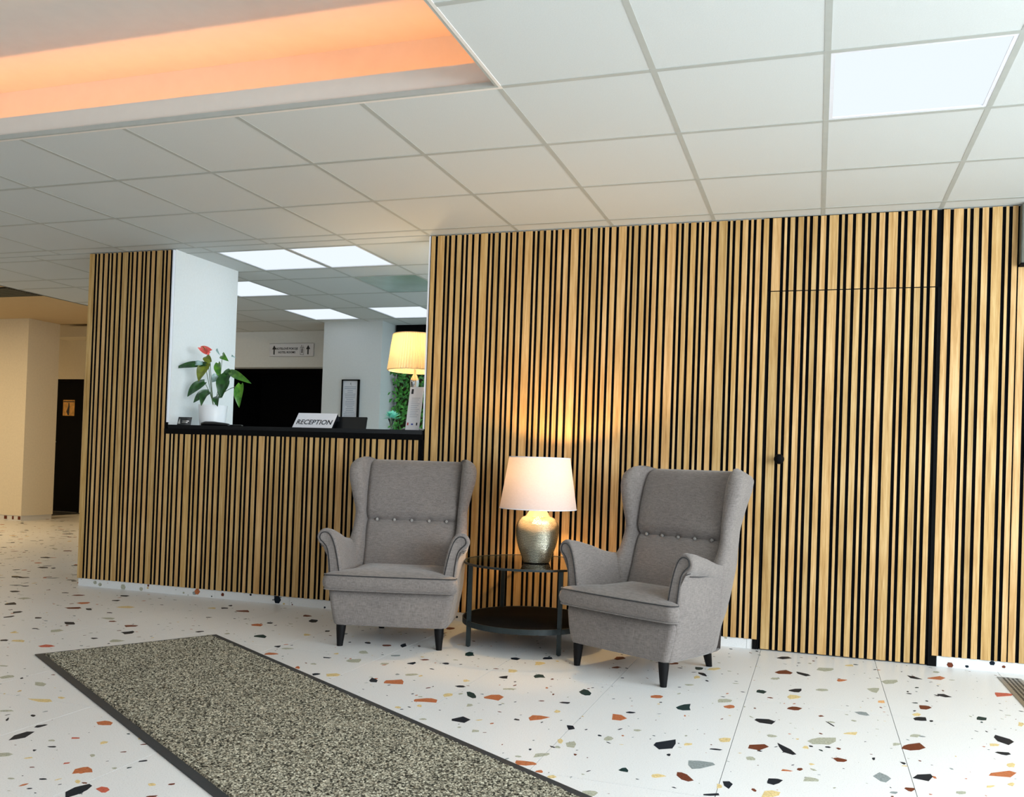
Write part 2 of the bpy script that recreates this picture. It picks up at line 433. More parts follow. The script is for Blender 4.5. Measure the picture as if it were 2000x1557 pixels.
# stone chips set in the terrazzo
CHIPS = "n60,-144 34,-172 13,-193 -18,-178 -14,-161 6,-126 39,-112;d73,-490 63,-527 7,-546 -14,-522 7,-473 39,-442;n159,-514 134,-537 97,-502 89,-469 92,-456 146,-486;g17,-649 4,-673 -10,-680 -26,-672 -26,-661 -19,-640 11,-630;g270,-321 257,-359 227,-389 201,-379 186,-370 197,-313 239,-302 268,-295;o370,-181 371,-198 340,-209 327,-202 330,-189 344,-173 365,-154;r329,-530 315,-554 303,-569 288,-581 280,-563 287,-525 305,-524 327,-525;g565,-454 540,-506 502,-531 487,-483 511,-444 563,-415;g464,-668 450,-731 430,-720 420,-695 411,-667 442,-637 468,-628;t-30,-929 -42,-969 -75,-957 -74,-915 -48,-906;n120,-834 110,-875 89,-880 64,-868 64,-853 91,-816 119,-802;o121,-955 106,-988 74,-1014 60,-982 72,-936 101,-933;g238,-772 236,-788 210,-809 183,-803 183,-788 198,-764 230,-758;p473,-881 474,-900 461,-907 445,-905 446,-888 448,-871 463,-862 474,-855;d128,-1144 113,-1183 97,-1191 66,-1183 71,-1157 86,-1135 105,-1131;k397,-1137 384,-1148 355,-1140 338,-1109 364,-1092 386,-1094;n254,-1363 248,-1362 237,-1341 224,-1314 220,-1301 230,-1312 237,-1324 253,-1354;n28,-1392 16,-1438 -31,-1435 -53,-1406 -47,-1382 1,-1370;o336,-1418 329,-1448 312,-1448 286,-1451 285,-1443 304,-1423 337,-1404;g254,-1564 230,-1613 197,-1620 172,-1631 153,-1601 167,-1571 195,-1539 256,-1514;o157,-1679 158,-1695 140,-1695 136,-1688 145,-1662 154,-1664;d20,-1728 -10,-1783 -51,-1777 -49,-1735 3,-1704;n117,-1774 105,-1786 72,-1768 55,-1714 47,-1668 96,-1726;d287,-1776 276,-1792 254,-1797 249,-1786 240,-1766 256,-1752 287,-1762;g-18,-1882 -18,-1897 -30,-1903 -44,-1904 -49,-1889 -50,-1877 -39,-1865 -28,-1865;g44,-1589 38,-1601 24,-1610 11,-1607 5,-1589 13,-1576 26,-1577 38,-1580;g487,-1497 480,-1509 472,-1517 457,-1529 459,-1497 468,-1487 486,-1488;n383,-1706 382,-1721 377,-1730 374,-1723 373,-1715 373,-1706 378,-1700 384,-1698;r110,-1956 102,-1964 72,-1971 76,-1952 90,-1952;o180,-1859 172,-1868 166,-1872 160,-1860 166,-1852 171,-1852;n81,-2059 70,-2091 54,-2114 34,-2107 33,-2091 36,-2060 56,-2054 65,-2052;g193,-2008 191,-2024 164,-2035 144,-2043 146,-2028 150,-2001 162,-1995 181,-1998;k421,-1901 402,-1946 386,-1942 365,-1900 388,-1853 410,-1875;o75,-2184 75,-2198 52,-2225 23,-2239 27,-2203 30,-2179 52,-2164 78,-2171;r802,-263 774,-319 713,-317 715,-303 781,-231;n688,-343 660,-355 632,-346 621,-289 658,-306;n777,-659 748,-676 716,-656 720,-626 749,-614;R1063,-475 1050,-510 980,-560 981,-512 987,-475 1044,-464;d664,-894 650,-921 637,-937 614,-939 613,-905 616,-874 644,-868 655,-872;o607,-1028 597,-1056 578,-1066 569,-1044 582,-1025 596,-1010;n620,-1084 618,-1121 598,-1130 572,-1133 568,-1107 582,-1083 594,-1073 620,-1068;t864,-982 859,-1006 840,-1017 822,-1013 827,-981 837,-957 853,-961 868,-966;g572,-1340 556,-1380 529,-1381 532,-1362 544,-1343 553,-1340;d571,-1504 546,-1540 513,-1561 483,-1550 495,-1511 513,-1486 556,-1449;n907,-1286 878,-1339 847,-1303 843,-1254 855,-1216 899,-1254;o846,-1346 838,-1368 821,-1376 808,-1382 810,-1360 812,-1348 832,-1341 837,-1341;n863,-1457 844,-1477 828,-1474 810,-1456 821,-1443 860,-1436;o854,-1572 843,-1609 825,-1614 822,-1596 828,-1577 848,-1559;r839,-1669 809,-1727 741,-1738 753,-1707 820,-1655;n557,-1825 538,-1878 490,-1867 509,-1825 553,-1800;o809,-1790 798,-1818 788,-1814 784,-1805 795,-1788 805,-1779;o744,-1836 726,-1860 712,-1867 717,-1846 737,-1834;d486,-1977 473,-2002 464,-1999 454,-1980 459,-1969 485,-1964;g640,-1943 636,-1955 619,-1965 614,-1962 608,-1960 612,-1942 629,-1933 640,-1932;g792,-139 778,-166 767,-165 757,-154 764,-130 782,-121;o1001,-1002 988,-1031 983,-1045 971,-1038 976,-1020 986,-975 990,-983 1000,-984;r-1091,-1507 -1093,-1569 -1117,-1563 -1160,-1560 -1169,-1543 -1153,-1497 -1121,-1482;t-1204,-1543 -1194,-1570 -1206,-1580 -1239,-1555 -1267,-1498 -1256,-1489 -1229,-1506;t-1522,-806 -1503,-835 -1525,-863 -1548,-853 -1567,-802 -1561,-764 -1533,-773;n-1264,-796 -1268,-834 -1301,-832 -1317,-798 -1291,-782;n-1121,-712 -1110,-731 -1130,-746 -1154,-757 -1162,-741 -1162,-711 -1145,-703 -1128,-693;o-1115,-840 -1121,-860 -1130,-887 -1153,-898 -1161,-859 -1172,-831 -1153,-820 -1128,-822;o-1189,-1051 -1196,-1082 -1221,-1094 -1242,-1033 -1206,-1032;n-1195,-1180 -1186,-1207 -1205,-1213 -1214,-1211 -1231,-1202 -1228,-1185 -1217,-1171 -1201,-1156;t-1042,-1094 -1029,-1116 -1053,-1123 -1071,-1141 -1089,-1111 -1088,-1085 -1078,-1066 -1055,-1068;g-1085,-1359 -1094,-1380 -1136,-1398 -1142,-1379 -1112,-1360;t-761,-1289 -758,-1325 -777,-1336 -799,-1320 -818,-1289 -810,-1236 -787,-1246;d-767,-550 -781,-580 -800,-604 -820,-591 -820,-531 -788,-517;d-748,-752 -758,-785 -788,-789 -786,-768 -768,-742;d-491,-540 -493,-559 -517,-577 -535,-582 -534,-564 -535,-533 -523,-522 -500,-525;r-456,-1208 -461,-1239 -476,-1248 -504,-1250 -510,-1222 -493,-1200 -473,-1194;t-359,-598 -361,-622 -374,-638 -387,-638 -395,-625 -401,-580 -377,-576 -361,-581;o-274,-566 -303,-612 -338,-618 -328,-573 -288,-543;n-323,-742 -323,-759 -344,-745 -367,-718 -369,-705 -372,-689 -347,-693 -337,-703;o-352,-784 -348,-803 -359,-813 -371,-830 -378,-796 -375,-777 -370,-761 -354,-769;g-356,-947 -365,-966 -383,-975 -399,-962 -396,-952 -370,-941;t-324,-1332 -314,-1374 -344,-1389 -367,-1380 -378,-1355 -366,-1323 -352,-1297 -327,-1277;r-145,-1242 -147,-1261 -165,-1280 -185,-1273 -192,-1254 -167,-1221 -153,-1223;g-165,-1146 -169,-1174 -194,-1194 -219,-1203 -224,-1169 -221,-1147 -192,-1131 -169,-1137;r-822,-1707 -846,-1749 -881,-1780 -898,-1748 -894,-1708 -863,-1700;r-535,-1596 -553,-1635 -587,-1637 -602,-1558 -566,-1559;n-1097,-1862 -1103,-1910 -1158,-1904 -1167,-1884 -1140,-1835;n-806,-1484 -811,-1494 -837,-1495 -850,-1488 -840,-1474 -808,-1466;n-519,-1502 -528,-1516 -537,-1522 -555,-1520 -558,-1512 -546,-1497 -525,-1497;o-807,-1610 -806,-1625 -816,-1638 -830,-1630 -829,-1616 -829,-1598 -814,-1604;n-697,-1796 -691,-1811 -703,-1826 -710,-1831 -725,-1798 -732,-1778 -714,-1776 -708,-1776;o-692,-1963 -690,-1994 -701,-1993 -715,-1959 -706,-1943;g-639,-1979 -635,-2022 -662,-2020 -677,-1982 -654,-1952;g-695,-2120 -699,-2135 -716,-2155 -737,-2173 -739,-2151 -741,-2134 -727,-2123 -699,-2111;g-528,-1863 -531,-1885 -545,-1900 -559,-1891 -560,-1870 -554,-1845 -542,-1847;g-450,-1724 -460,-1744 -477,-1743 -481,-1726 -463,-1719;n-304,-1830 -307,-1888 -350,-1918 -377,-1878 -374,-1846 -312,-1781;o-120,-1702 -121,-1727 -144,-1743 -154,-1739 -163,-1708 -144,-1687 -121,-1684;o-247,-1810 -248,-1821 -255,-1827 -270,-1839 -275,-1825 -271,-1808 -262,-1806 -249,-1803;n-137,-1830 -144,-1841 -161,-1844 -181,-1844 -178,-1833 -162,-1827 -144,-1828;k-143,-2000 -156,-2017 -184,-2054 -212,-2071 -229,-2038 -235,-1992 -198,-1980 -153,-1981;d-192,-2175 -207,-2191 -230,-2182 -251,-2151 -254,-2120 -240,-2117 -220,-2129;t-408,-2167 -406,-2185 -430,-2184 -439,-2178 -432,-2154 -421,-2146;o-281,-2172 -295,-2186 -309,-2198 -321,-2200 -328,-2186 -326,-2173 -311,-2161 -292,-2165;r-709,-2224 -705,-2235 -735,-2257 -763,-2261 -777,-2245 -781,-2222 -754,-2217 -724,-2215;o-610,-2316 -616,-2331 -628,-2336 -640,-2326 -637,-2315 -625,-2304;r-665,-2289 -664,-2298 -674,-2301 -687,-2300 -689,-2295 -688,-2289 -680,-2280 -674,-2276;g-454,-2395 -458,-2420 -468,-2435 -490,-2435 -503,-2400 -483,-2387 -464,-2385;n-70,-2158 -78,-2205 -95,-2183 -103,-2146 -83,-2137;n-102,-2264 -100,-2270 -126,-2285 -147,-2289 -148,-2279 -126,-2266 -105,-2254;o-102,-2187 -99,-2202 -108,-2211 -115,-2212 -115,-2198 -118,-2175 -111,-2175 -102,-2182;g-2031,-1003 -2011,-1027 -2034,-1048 -2061,-1038 -2075,-1004 -2068,-990 -2053,-980;n-1699,-1112 -1699,-1147 -1733,-1145 -1735,-1130 -1715,-1092;n-1917,-783 -1918,-806 -1920,-827 -1946,-798 -1957,-776 -1960,-748 -1953,-725;d-1997,-805 -1991,-817 -2002,-833 -2024,-842 -2041,-827 -2044,-809 -2024,-798 -2008,-794;n-2126,-795 -2116,-819 -2128,-825 -2151,-816 -2160,-802 -2157,-789 -2141,-784;g-1968,-1175 -1954,-1221 -1981,-1235 -2007,-1233 -2026,-1221 -2031,-1190 -2017,-1176 -1982,-1152;k-1842,-1004 -1841,-1015 -1856,-1027 -1875,-1032 -1885,-1024 -1888,-1012 -1865,-995 -1849,-988;g-1812,-1182 -1812,-1202 -1826,-1208 -1846,-1210 -1849,-1182 -1817,-1169;d-1669,-1023 -1678,-1036 -1693,-1046 -1713,-1040 -1701,-1019 -1683,-1013;n-1551,-1045 -1545,-1069 -1560,-1076 -1579,-1066 -1585,-1060 -1575,-1043 -1564,-1038;g-1587,-1312 -1594,-1330 -1612,-1350 -1632,-1355 -1644,-1339 -1641,-1325 -1622,-1309 -1604,-1302;n-1707,-1484 -1694,-1518 -1720,-1524 -1738,-1508 -1754,-1453 -1722,-1471;r-1593,-1454 -1574,-1498 -1618,-1511 -1659,-1517 -1668,-1496 -1673,-1469 -1653,-1457 -1616,-1426;r-1330,-1663 -1316,-1703 -1369,-1713 -1406,-1726 -1417,-1706 -1418,-1693 -1382,-1659 -1362,-1652;o-1302,-1569 -1300,-1586 -1312,-1597 -1321,-1611 -1339,-1587 -1340,-1566 -1331,-1551 -1311,-1549;o-1351,-1769 -1344,-1787 -1356,-1786 -1366,-1781 -1371,-1773 -1369,-1758 -1359,-1758;o-1417,-1821 -1414,-1830 -1419,-1840 -1428,-1839 -1439,-1835 -1441,-1820 -1432,-1814 -1424,-1818;g-1015,-1978 -1012,-1988 -1021,-1995 -1033,-2004 -1038,-1989 -1042,-1973 -1032,-1974 -1017,-1973;d-1881,-220 -1881,-240 -1893,-267 -1916,-265 -1931,-240 -1934,-221 -1926,-199 -1894,-201;o-1326,-1317 -1330,-1329 -1340,-1344 -1349,-1341 -1361,-1313 -1347,-1304 -1339,-1310;n-1304,-1419 -1312,-1438 -1333,-1443 -1342,-1436 -1354,-1428 -1338,-1411 -1322,-1407;g-1163,-1676 -1167,-1694 -1180,-1706 -1192,-1665 -1175,-1663;g-1254,-1924 -1252,-1934 -1272,-1941 -1280,-1938 -1282,-1934 -1274,-1922 -1265,-1919;d-3265,-309 -3251,-333 -3297,-343 -3332,-346 -3359,-324 -3336,-302 -3305,-273;n-3456,-269 -3446,-286 -3465,-298 -3473,-311 -3496,-288 -3506,-275 -3493,-262 -3466,-261;n-3496,-176 -3481,-205 -3492,-208 -3512,-195 -3520,-186 -3519,-171 -3513,-160;o-3528,-299 -3507,-333 -3556,-338 -3570,-326 -3549,-292;d-2845,-259 -2830,-273 -2849,-298 -2877,-300 -2896,-267 -2900,-243 -2871,-245;n-2719,-380 -2701,-431 -2720,-445 -2752,-428 -2769,-401 -2779,-357 -2737,-359;r-2929,-631 -2911,-680 -2937,-684 -2971,-689 -2976,-668 -2996,-658 -2975,-620 -2957,-624;n-2912,-556 -2904,-586 -2918,-590 -2937,-588 -2943,-573 -2949,-559 -2926,-551;t-2711,-902 -2692,-944 -2727,-942 -2768,-939 -2782,-914 -2775,-890 -2756,-870;n-3099,-937 -3090,-944 -3100,-979 -3115,-977 -3129,-971 -3125,-948 -3104,-933;g-2927,-932 -2928,-947 -2935,-953 -2954,-950 -2957,-923 -2948,-917;o-2520,-760 -2522,-778 -2540,-797 -2563,-770 -2571,-745 -2550,-747;n-2486,-620 -2484,-637 -2494,-648 -2503,-648 -2517,-621 -2515,-614 -2497,-610;k-2363,-633 -2354,-661 -2365,-672 -2387,-656 -2389,-628 -2373,-627;n-2496,-1087 -2490,-1103 -2492,-1111 -2516,-1104 -2525,-1099 -2528,-1088 -2518,-1074 -2506,-1064;g-2406,-1096 -2406,-1106 -2435,-1129 -2461,-1128 -2465,-1113 -2448,-1094 -2422,-1093;r-2410,-1229 -2400,-1239 -2425,-1266 -2457,-1278 -2469,-1250 -2463,-1227 -2428,-1223;n-2126,-1189 -2130,-1205 -2158,-1213 -2171,-1194 -2146,-1190;n-1995,-1497 -1998,-1512 -2012,-1531 -2033,-1507 -2028,-1492 -2015,-1486;o-1908,-1467 -1906,-1497 -1947,-1521 -1974,-1481 -1938,-1451;r-2152,-1425 -2138,-1451 -2156,-1450 -2168,-1441 -2176,-1414 -2171,-1408;n-3333,-576 -3336,-590 -3355,-602 -3369,-589 -3356,-577;o-2142,-1096 -2138,-1115 -2155,-1116 -2165,-1106 -2154,-1083;g-2119,-1334 -2116,-1349 -2139,-1352 -2147,-1346 -2145,-1331 -2136,-1325;d-4222,-691 -4217,-721 -4248,-738 -4276,-745 -4298,-732 -4326,-724 -4291,-693 -4261,-667;n-4143,-690 -4116,-717 -4136,-725 -4158,-718 -4168,-709 -4193,-687 -4179,-680 -4169,-671;n-4416,-939 -4399,-973 -4414,-1008 -4460,-967 -4444,-934;n-4330,-1068 -4320,-1099 -4344,-1129 -4362,-1114 -4352,-1059;n-4158,-1037 -4149,-1054 -4160,-1064 -4174,-1070 -4205,-1041 -4193,-1031 -4171,-1029;n-3861,-1085 -3844,-1105 -3880,-1126 -3908,-1110 -3953,-1071 -3904,-1053;o-3974,-514 -3974,-557 -4041,-574 -4075,-566 -4062,-526 -4038,-500;g-3798,-857 -3780,-893 -3817,-904 -3849,-896 -3874,-887 -3853,-867 -3834,-856;d-3706,-938 -3720,-952 -3747,-958 -3761,-936 -3742,-921;d-3516,-985 -3512,-1001 -3535,-1018 -3548,-1035 -3581,-1011 -3591,-998 -3563,-976 -3522,-970;n-3943,-729 -3934,-741 -3960,-746 -3972,-744 -3982,-732 -3965,-721;n-3408,-1119 -3388,-1157 -3400,-1184 -3408,-1192 -3434,-1174 -3465,-1158 -3442,-1124 -3438,-1100;n-3913,-1277 -3913,-1288 -3937,-1297 -3947,-1292 -3949,-1278 -3934,-1273;g-3759,-1258 -3756,-1298 -3780,-1322 -3825,-1279 -3806,-1240;n-3798,-1560 -3786,-1582 -3801,-1587 -3814,-1594 -3838,-1573 -3834,-1564 -3824,-1552;o-3717,-1535 -3694,-1565 -3766,-1574 -3780,-1548 -3749,-1526;R-3483,-1566 -3488,-1596 -3526,-1612 -3558,-1599 -3554,-1558 -3523,-1553;n-3444,-1333 -3448,-1343 -3453,-1357 -3479,-1349 -3486,-1335 -3464,-1326;o-3909,-1404 -3911,-1413 -3934,-1429 -3951,-1423 -3957,-1404 -3941,-1397;g-3283,-1318 -3290,-1356 -3319,-1377 -3344,-1361 -3359,-1322 -3334,-1315;g-2927,-2121 -2908,-2153 -2929,-2157 -2955,-2153 -2995,-2115 -2962,-2110;g-3151,-2081 -3139,-2097 -3155,-2129 -3167,-2132 -3194,-2116 -3191,-2080 -3170,-2073;o-2691,-2308 -2704,-2324 -2735,-2331 -2784,-2323 -2810,-2315 -2770,-2302 -2727,-2286;o-2690,-2247 -2689,-2266 -2715,-2260 -2726,-2250 -2716,-2242;n-3096,-2086 -3086,-2094 -3088,-2104 -3093,-2103 -3102,-2095 -3106,-2087 -3103,-2081;g-2713,-2459 -2720,-2468 -2734,-2477 -2751,-2483 -2765,-2472 -2751,-2459 -2732,-2453;n-2596,-2468 -2589,-2480 -2592,-2484 -2607,-2480 -2615,-2473 -2617,-2465 -2605,-2464;g-3332,-1957 -3327,-1971 -3356,-1976 -3374,-1966 -3359,-1958;n-4691,-748 -4654,-780 -4674,-802 -4697,-818 -4719,-808 -4732,-792 -4742,-750 -4737,-723;d-4586,-309 -4589,-331 -4616,-352 -4655,-358 -4661,-332 -4647,-308 -4607,-302;r-4331,-516 -4318,-552 -4336,-582 -4395,-567 -4397,-535 -4356,-504;n-4241,-357 -4234,-391 -4277,-395 -4289,-376 -4264,-348;n-4329,-185 -4318,-226 -4370,-229 -4393,-192 -4358,-176;n-5648,128 -5630,93 -5654,71 -5691,72 -5743,117 -5716,140 -5689,138;n-5225,-187 -5225,-209 -5245,-217 -5279,-207 -5269,-186 -5240,-172;n-4760,-279 -4753,-294 -4791,-308 -4808,-294 -4791,-275;n-5154,164 -5148,154 -5156,141 -5166,128 -5199,155 -5194,170 -5171,173;n-5938,623 -5913,600 -5944,568 -6013,583 -6023,625 -5967,640;n-5861,627 -5845,593 -5863,591 -5905,620 -5892,651;n-6466,1143 -6461,1095 -6530,1081 -6570,1116 -6543,1163;g-4769,-566 -4780,-591 -4791,-609 -4833,-617 -4846,-591 -4839,-563 -4812,-555;d-6769,1655 -6748,1622 -6798,1580 -6844,1624 -6811,1658;n-2441,-2610 -2416,-2670 -2427,-2694 -2441,-2712 -2468,-2667 -2465,-2620;n-2467,-2533 -2464,-2543 -2466,-2566 -2469,-2573 -2483,-2575 -2494,-2554 -2483,-2543 -2478,-2535;r-1979,-2815 -1956,-2835 -1979,-2849 -2001,-2869 -2013,-2852 -2025,-2835 -2016,-2813 -2005,-2805;n-1871,-2920 -1858,-2952 -1857,-2988 -1866,-3020 -1902,-2986 -1907,-2948 -1890,-2912;R-1800,-2926 -1796,-2946 -1806,-2950 -1843,-2935 -1841,-2915 -1820,-2914;o-1930,-2905 -1920,-2921 -1930,-2921 -1944,-2913 -1949,-2903 -1946,-2899;r-2278,-2426 -2264,-2450 -2288,-2462 -2308,-2464 -2337,-2443 -2322,-2418 -2302,-2417;o-2130,-2598 -2126,-2608 -2130,-2619 -2134,-2627 -2151,-2610 -2151,-2597 -2134,-2595;R-2248,-2603 -2245,-2607 -2252,-2612 -2268,-2620 -2271,-2614 -2278,-2608 -2266,-2602 -2252,-2599;g-2301,-2654 -2298,-2662 -2317,-2667 -2324,-2658 -2315,-2650;n-2246,-2700 -2244,-2706 -2250,-2710 -2262,-2713 -2273,-2711 -2271,-2706 -2258,-2698 -2252,-2698;g-2066,-2716 -2061,-2725 -2064,-2733 -2085,-2720 -2085,-2711 -2076,-2710;o-1707,-2845 -1706,-2850 -1711,-2854 -1716,-2859 -1728,-2853 -1735,-2845 -1726,-2837 -1714,-2839;g-2309,-2808 -2307,-2827 -2326,-2840 -2356,-2816 -2336,-2802;n-2278,-2747 -2273,-2759 -2274,-2762 -2283,-2758 -2290,-2750 -2285,-2748;o-2225,-2809 -2229,-2816 -2237,-2823 -2245,-2825 -2246,-2818 -2236,-2804;R-2084,-2799 -2082,-2805 -2093,-2816 -2100,-2805 -2087,-2795;n-1878,-2691 -1880,-2698 -1884,-2702 -1896,-2711 -1898,-2709 -1901,-2703 -1894,-2694 -1887,-2687;n-2649,-2534 -2633,-2551 -2633,-2560 -2649,-2547 -2663,-2523;n-2035,-2930 -2030,-2932 -2041,-2940 -2051,-2941 -2053,-2938 -2057,-2935 -2048,-2929 -2039,-2927;g-2124,-2962 -2119,-2965 -2124,-2970 -2134,-2972 -2140,-2971 -2144,-2965 -2138,-2962 -2129,-2960"
bm = bmesh.new()
def chip(bm, pts, k, z=0.0004):
    t = [bm.verts.new((x, y, z)) for x, y in pts]; b2 = [bm.verts.new((x, y, -0.004)) for x, y in pts]
    fs = [bm.faces.new(t)]
    n = len(pts)
    for i in range(n): fs.append(bm.faces.new((t[i], b2[i], b2[(i+1) % n], t[(i+1) % n])))
    for q in fs: q.material_index = k
for s in CHIPS.split(';'):
    k = CHK.index(s[0]); pts = [tuple(float(v)/1000 for v in p.split(',')) for p in s[1:].split()]
    chip(bm, pts, k)
rc = random.Random(3)
def rchip(cx, cy, size, k, z=0.0004):
    n = rc.randint(5, 7); a = rc.random()*PI; e = rc.uniform(0.3, 0.75); pts = []
    for i in range(n):
        t = 2*PI*(i+rc.uniform(-.3, .3))/n; r = size*rc.uniform(.75, 1.15)
        x, y = r*math.cos(t), r*e*math.sin(t)
        pts.append((cx+x*math.cos(a)-y*math.sin(a), cy+x*math.sin(a)+y*math.cos(a)))
    chip(bm, pts, k, z)
def hidden(x, y): return (-4.99 < x < 2.5 and y > 0.0) 
wk = [0, 0, 0, 1, 2, 4, 4, 5, 7, 7, 8, 8]
for _ in range(6800):                                   # small specks everywhere
    x, y = rc.uniform(-9.5, 2.4), rc.uniform(-3.4, 3.2)
    if hidden(x, y): continue
    s = rc.choice((0.003, 0.004, 0.005, 0.006, 0.007, 0.009, 0.011, 0.015))
    rchip(x, y, s, rc.choice(wk), 0.0003)
for _ in range(950):                                   # mid size chips away from the near floor
    x, y = rc.uniform(-13, 3.8), rc.uniform(-6.5, 5.5)
    if hidden(x, y): continue
    if -5.2 < x < 1.3 and -2.9 < y < 0.0 and not (x < -4.7 and y > -1.2): continue
    rchip(x, y, rc.choice((0.018, 0.025, 0.03, 0.04)), rc.choice([0, 0, 1, 2, 4, 5, 7, 8]), 0.00035)
for _ in range(900):                                    # denser view towards the corridor
    x, y = rc.uniform(-12, -4.9), rc.uniform(-2.2, 4.5)
    rchip(x, y, rc.choice((0.02, 0.028, 0.036, 0.046)), rc.choice([0, 0, 0, 1, 2, 4, 5, 7, 8]), 0.0004)
co = obj('stone_chips', bm, [M['chip_'+k] for k in CHK], fl); tag(co, 'navy, rust, ochre and grey stone chips', kind='stuff')

# ---- slatted walls
W_, N_, M_, P_, L_, G_ = 0.048, 0.0145, 0.0255, 0.0305, 0.029, 0.0168
SEQ = [W_, N_, M_, P_, N_, M_, L_]
slat_cache = {}
def slat(parent, x, w, z0, z1):
    key = (round(w, 4), round(z1-z0, 4))
    if key not in slat_cache:
        bm = bmesh.new(); box(bm, 0, w, 0, 0.011, 0, z1-z0, bev=0.0006)
        bmesh.ops.recalc_face_normals(bm, faces=bm.faces); me = bpy.data.meshes.new('slat')
        for q in bm.faces: q.material_index = 0 if q.normal.y < -0.5 else 1
        bm.to_mesh(me); bm.free(); me.materials.append(M['oak']); me.materials.append(M['felt']); slat_cache[key] = me
    o = link('slat', slat_cache[key], None, parent); o.location = (x, 0, z0); return o
ZB, ZT = 0.056, H-0.004
def run(parent, x, seq, z0, z1, g=G_):
    xs = []
    for w in seq:
        slat(parent, x, w, z0, z1); xs.append(x); x += w+g
    return x
# pillar + counter front (left) : period 0.3032
pil = obj('wall_left', boxbm(-4.983, -4.232, 0.020, 0.705, 0, H+0.02), M['wall_white']); tag(pil, kind='structure')
obj('felt_backing', boxbm(-4.985, -4.243, 0.0112, 0.020, 0.05, ZT), M['felt'], pil)
ctr = obj('wall_counter', boxbm(-4.232, -2.25, 0.020, 0.16, 0, 1.135), M['wall_white']); tag(ctr, kind='structure')
obj('felt_backing', boxbm(-4.243, -2.25, 0.0112, 0.020, 0.05, 1.13), M['felt'], ctr)
x = -4.985; per = 0.3030; s = sum(SEQ); g = (per-s)/7
seqL = []
for k in range(10):
    xx = -4.985+per*k
    for w in SEQ:
        if xx > -2.26: break
        if xx+w < -4.245: slat(pil, xx, w, ZB, ZT)
        else: slat(ctr, xx, min(w, -2.248-xx), ZB, 1.128)
        xx += w+g
obj('corner_trim', boxbm(-4.2435, -4.236, 0.0, 0.021, 1.21, ZT), M['paper'], pil)
# main wall
wb = obj('wall_back', boxbm(-2.238, -0.16, 0.020, 0.17, 0, H+0.02), M['wall_white']); tag(wb, kind='structure')
b_ = bmesh.new(); box(b_, -0.16, 0.79, 0.06, 0.17, 2.05, H+0.02); box(b_, -0.16, 0.79, 0.1, 0.17, 0, 2.05)
obj('door_recess', b_, M['black'], wb)
obj('wall_end', boxbm(0.79, 3.85, 0.020, 0.17, 0, H+0.02), M['wall_white'], wb)
obj('felt_backing', boxbm(-2.245, -0.137, 0.0112, 0.020, 0.05, ZT), M['felt'], wb)
obj('felt_backing', boxbm(0.767, 2.4, 0.0112, 0.020, 0.05, ZT), M['felt'], wb)
per = 0.2950; g = (per-s)/7
slat(wb, -2.231, L_, ZB, ZT)
for k in range(7):
    xx = -2.187+per*k
    for w in SEQ:
        if xx > -0.14: break
        slat(wb, xx, w, ZB, ZT); xx += w+g
obj('jamb_strip', boxbm(-2.247, -2.2385, -0.001, 0.17, 1.2, ZT), M['paper'], wb)
# right of the door
xx = 0.768
for w in (0.032,  W_, N_, M_, P_, W_, N_, M_): slat(wb, xx, w, ZB, ZT); xx += w+G_
xr = 1.1305
slat(wb, xr, 0.034, ZB, 2.112); 
for w in (W_, N_, M_, P_, N_, M_, L_, W_, N_, M_, P_, N_, M_, L_, W_, N_, M_, P_): xr += 0.0; 
xx = 1.1305+0.034+G_
for w in (W_, N_, M_, P_, N_, M_, L_)*3: slat(wb, xx, w, ZB, 2.112); xx += w+G_
# hidden slatted door
dr = obj('door_1', boxbm(-0.128, 0.748, 0.0112, 0.055, 0.004, 2.021), M['felt']); tag(dr, kind='structure')
pn = obj('wall_over_door', boxbm(-0.137, 0.767, 0.0112, 0.060, 2.022, ZT), M['felt']); tag(pn, kind='structure')
gd = (0.305-s)/7; xx = -0.1175
for k in range(3):
    for w in SEQ:
        if xx+w > 0.74: break
        slat(dr, xx, w, 0.006, 2.018); slat(pn, xx, w, 2.023, ZT); xx += w+gd
b_ = bmesh.new(); box(b_, -0.160, -0.1385, 0.002, 0.1, 0, 0.052); box(b_, -0.137, -0.1285, 0.003, 0.1, 0, 2.021); box(b_, 0.749, 0.767, 0.004, 0.1, 0, 2.021); box(b_, 0.749, 0.792, 0.0, 0.1, 0, 0.052)
obj('door_frame', b_, M['black'], dr)
b_ = bmesh.new()
secs = [(0.0, 0.010), (0.012, 0.010), (0.016, 0.008), (0.030, 0.008), (0.034, 0.018), (0.042, 0.0255), (0.054, 0.0280), (0.066, 0.022), (0.073, 0.009)]
loft(b_, [[(r*math.cos(2*PI*i/24), -d, r*math.sin(2*PI*i/24)) for i in range(24)] for d, r in secs])
hd = obj('door_knob', b_, M['black'], dr, smooth=True); hd.location = (-0.043, 0.002, 1.074)
# grey box at the top right end of the slats
bx = empty('duct_cover', (1.16, 0, 2.12), 0, 'grey metal cover box above the short slats at the right wall end', 'cover')
obj('casing', boxbm(-0.028, 0.9, -0.05, 0.0105, 0.0, 0.312, bev=0.004), M['grey_box'], bx)
obj('lower_edge', boxbm(-0.028, 0.9, -0.054, 0.0105, -0.006, 0.003), M['black'], bx)

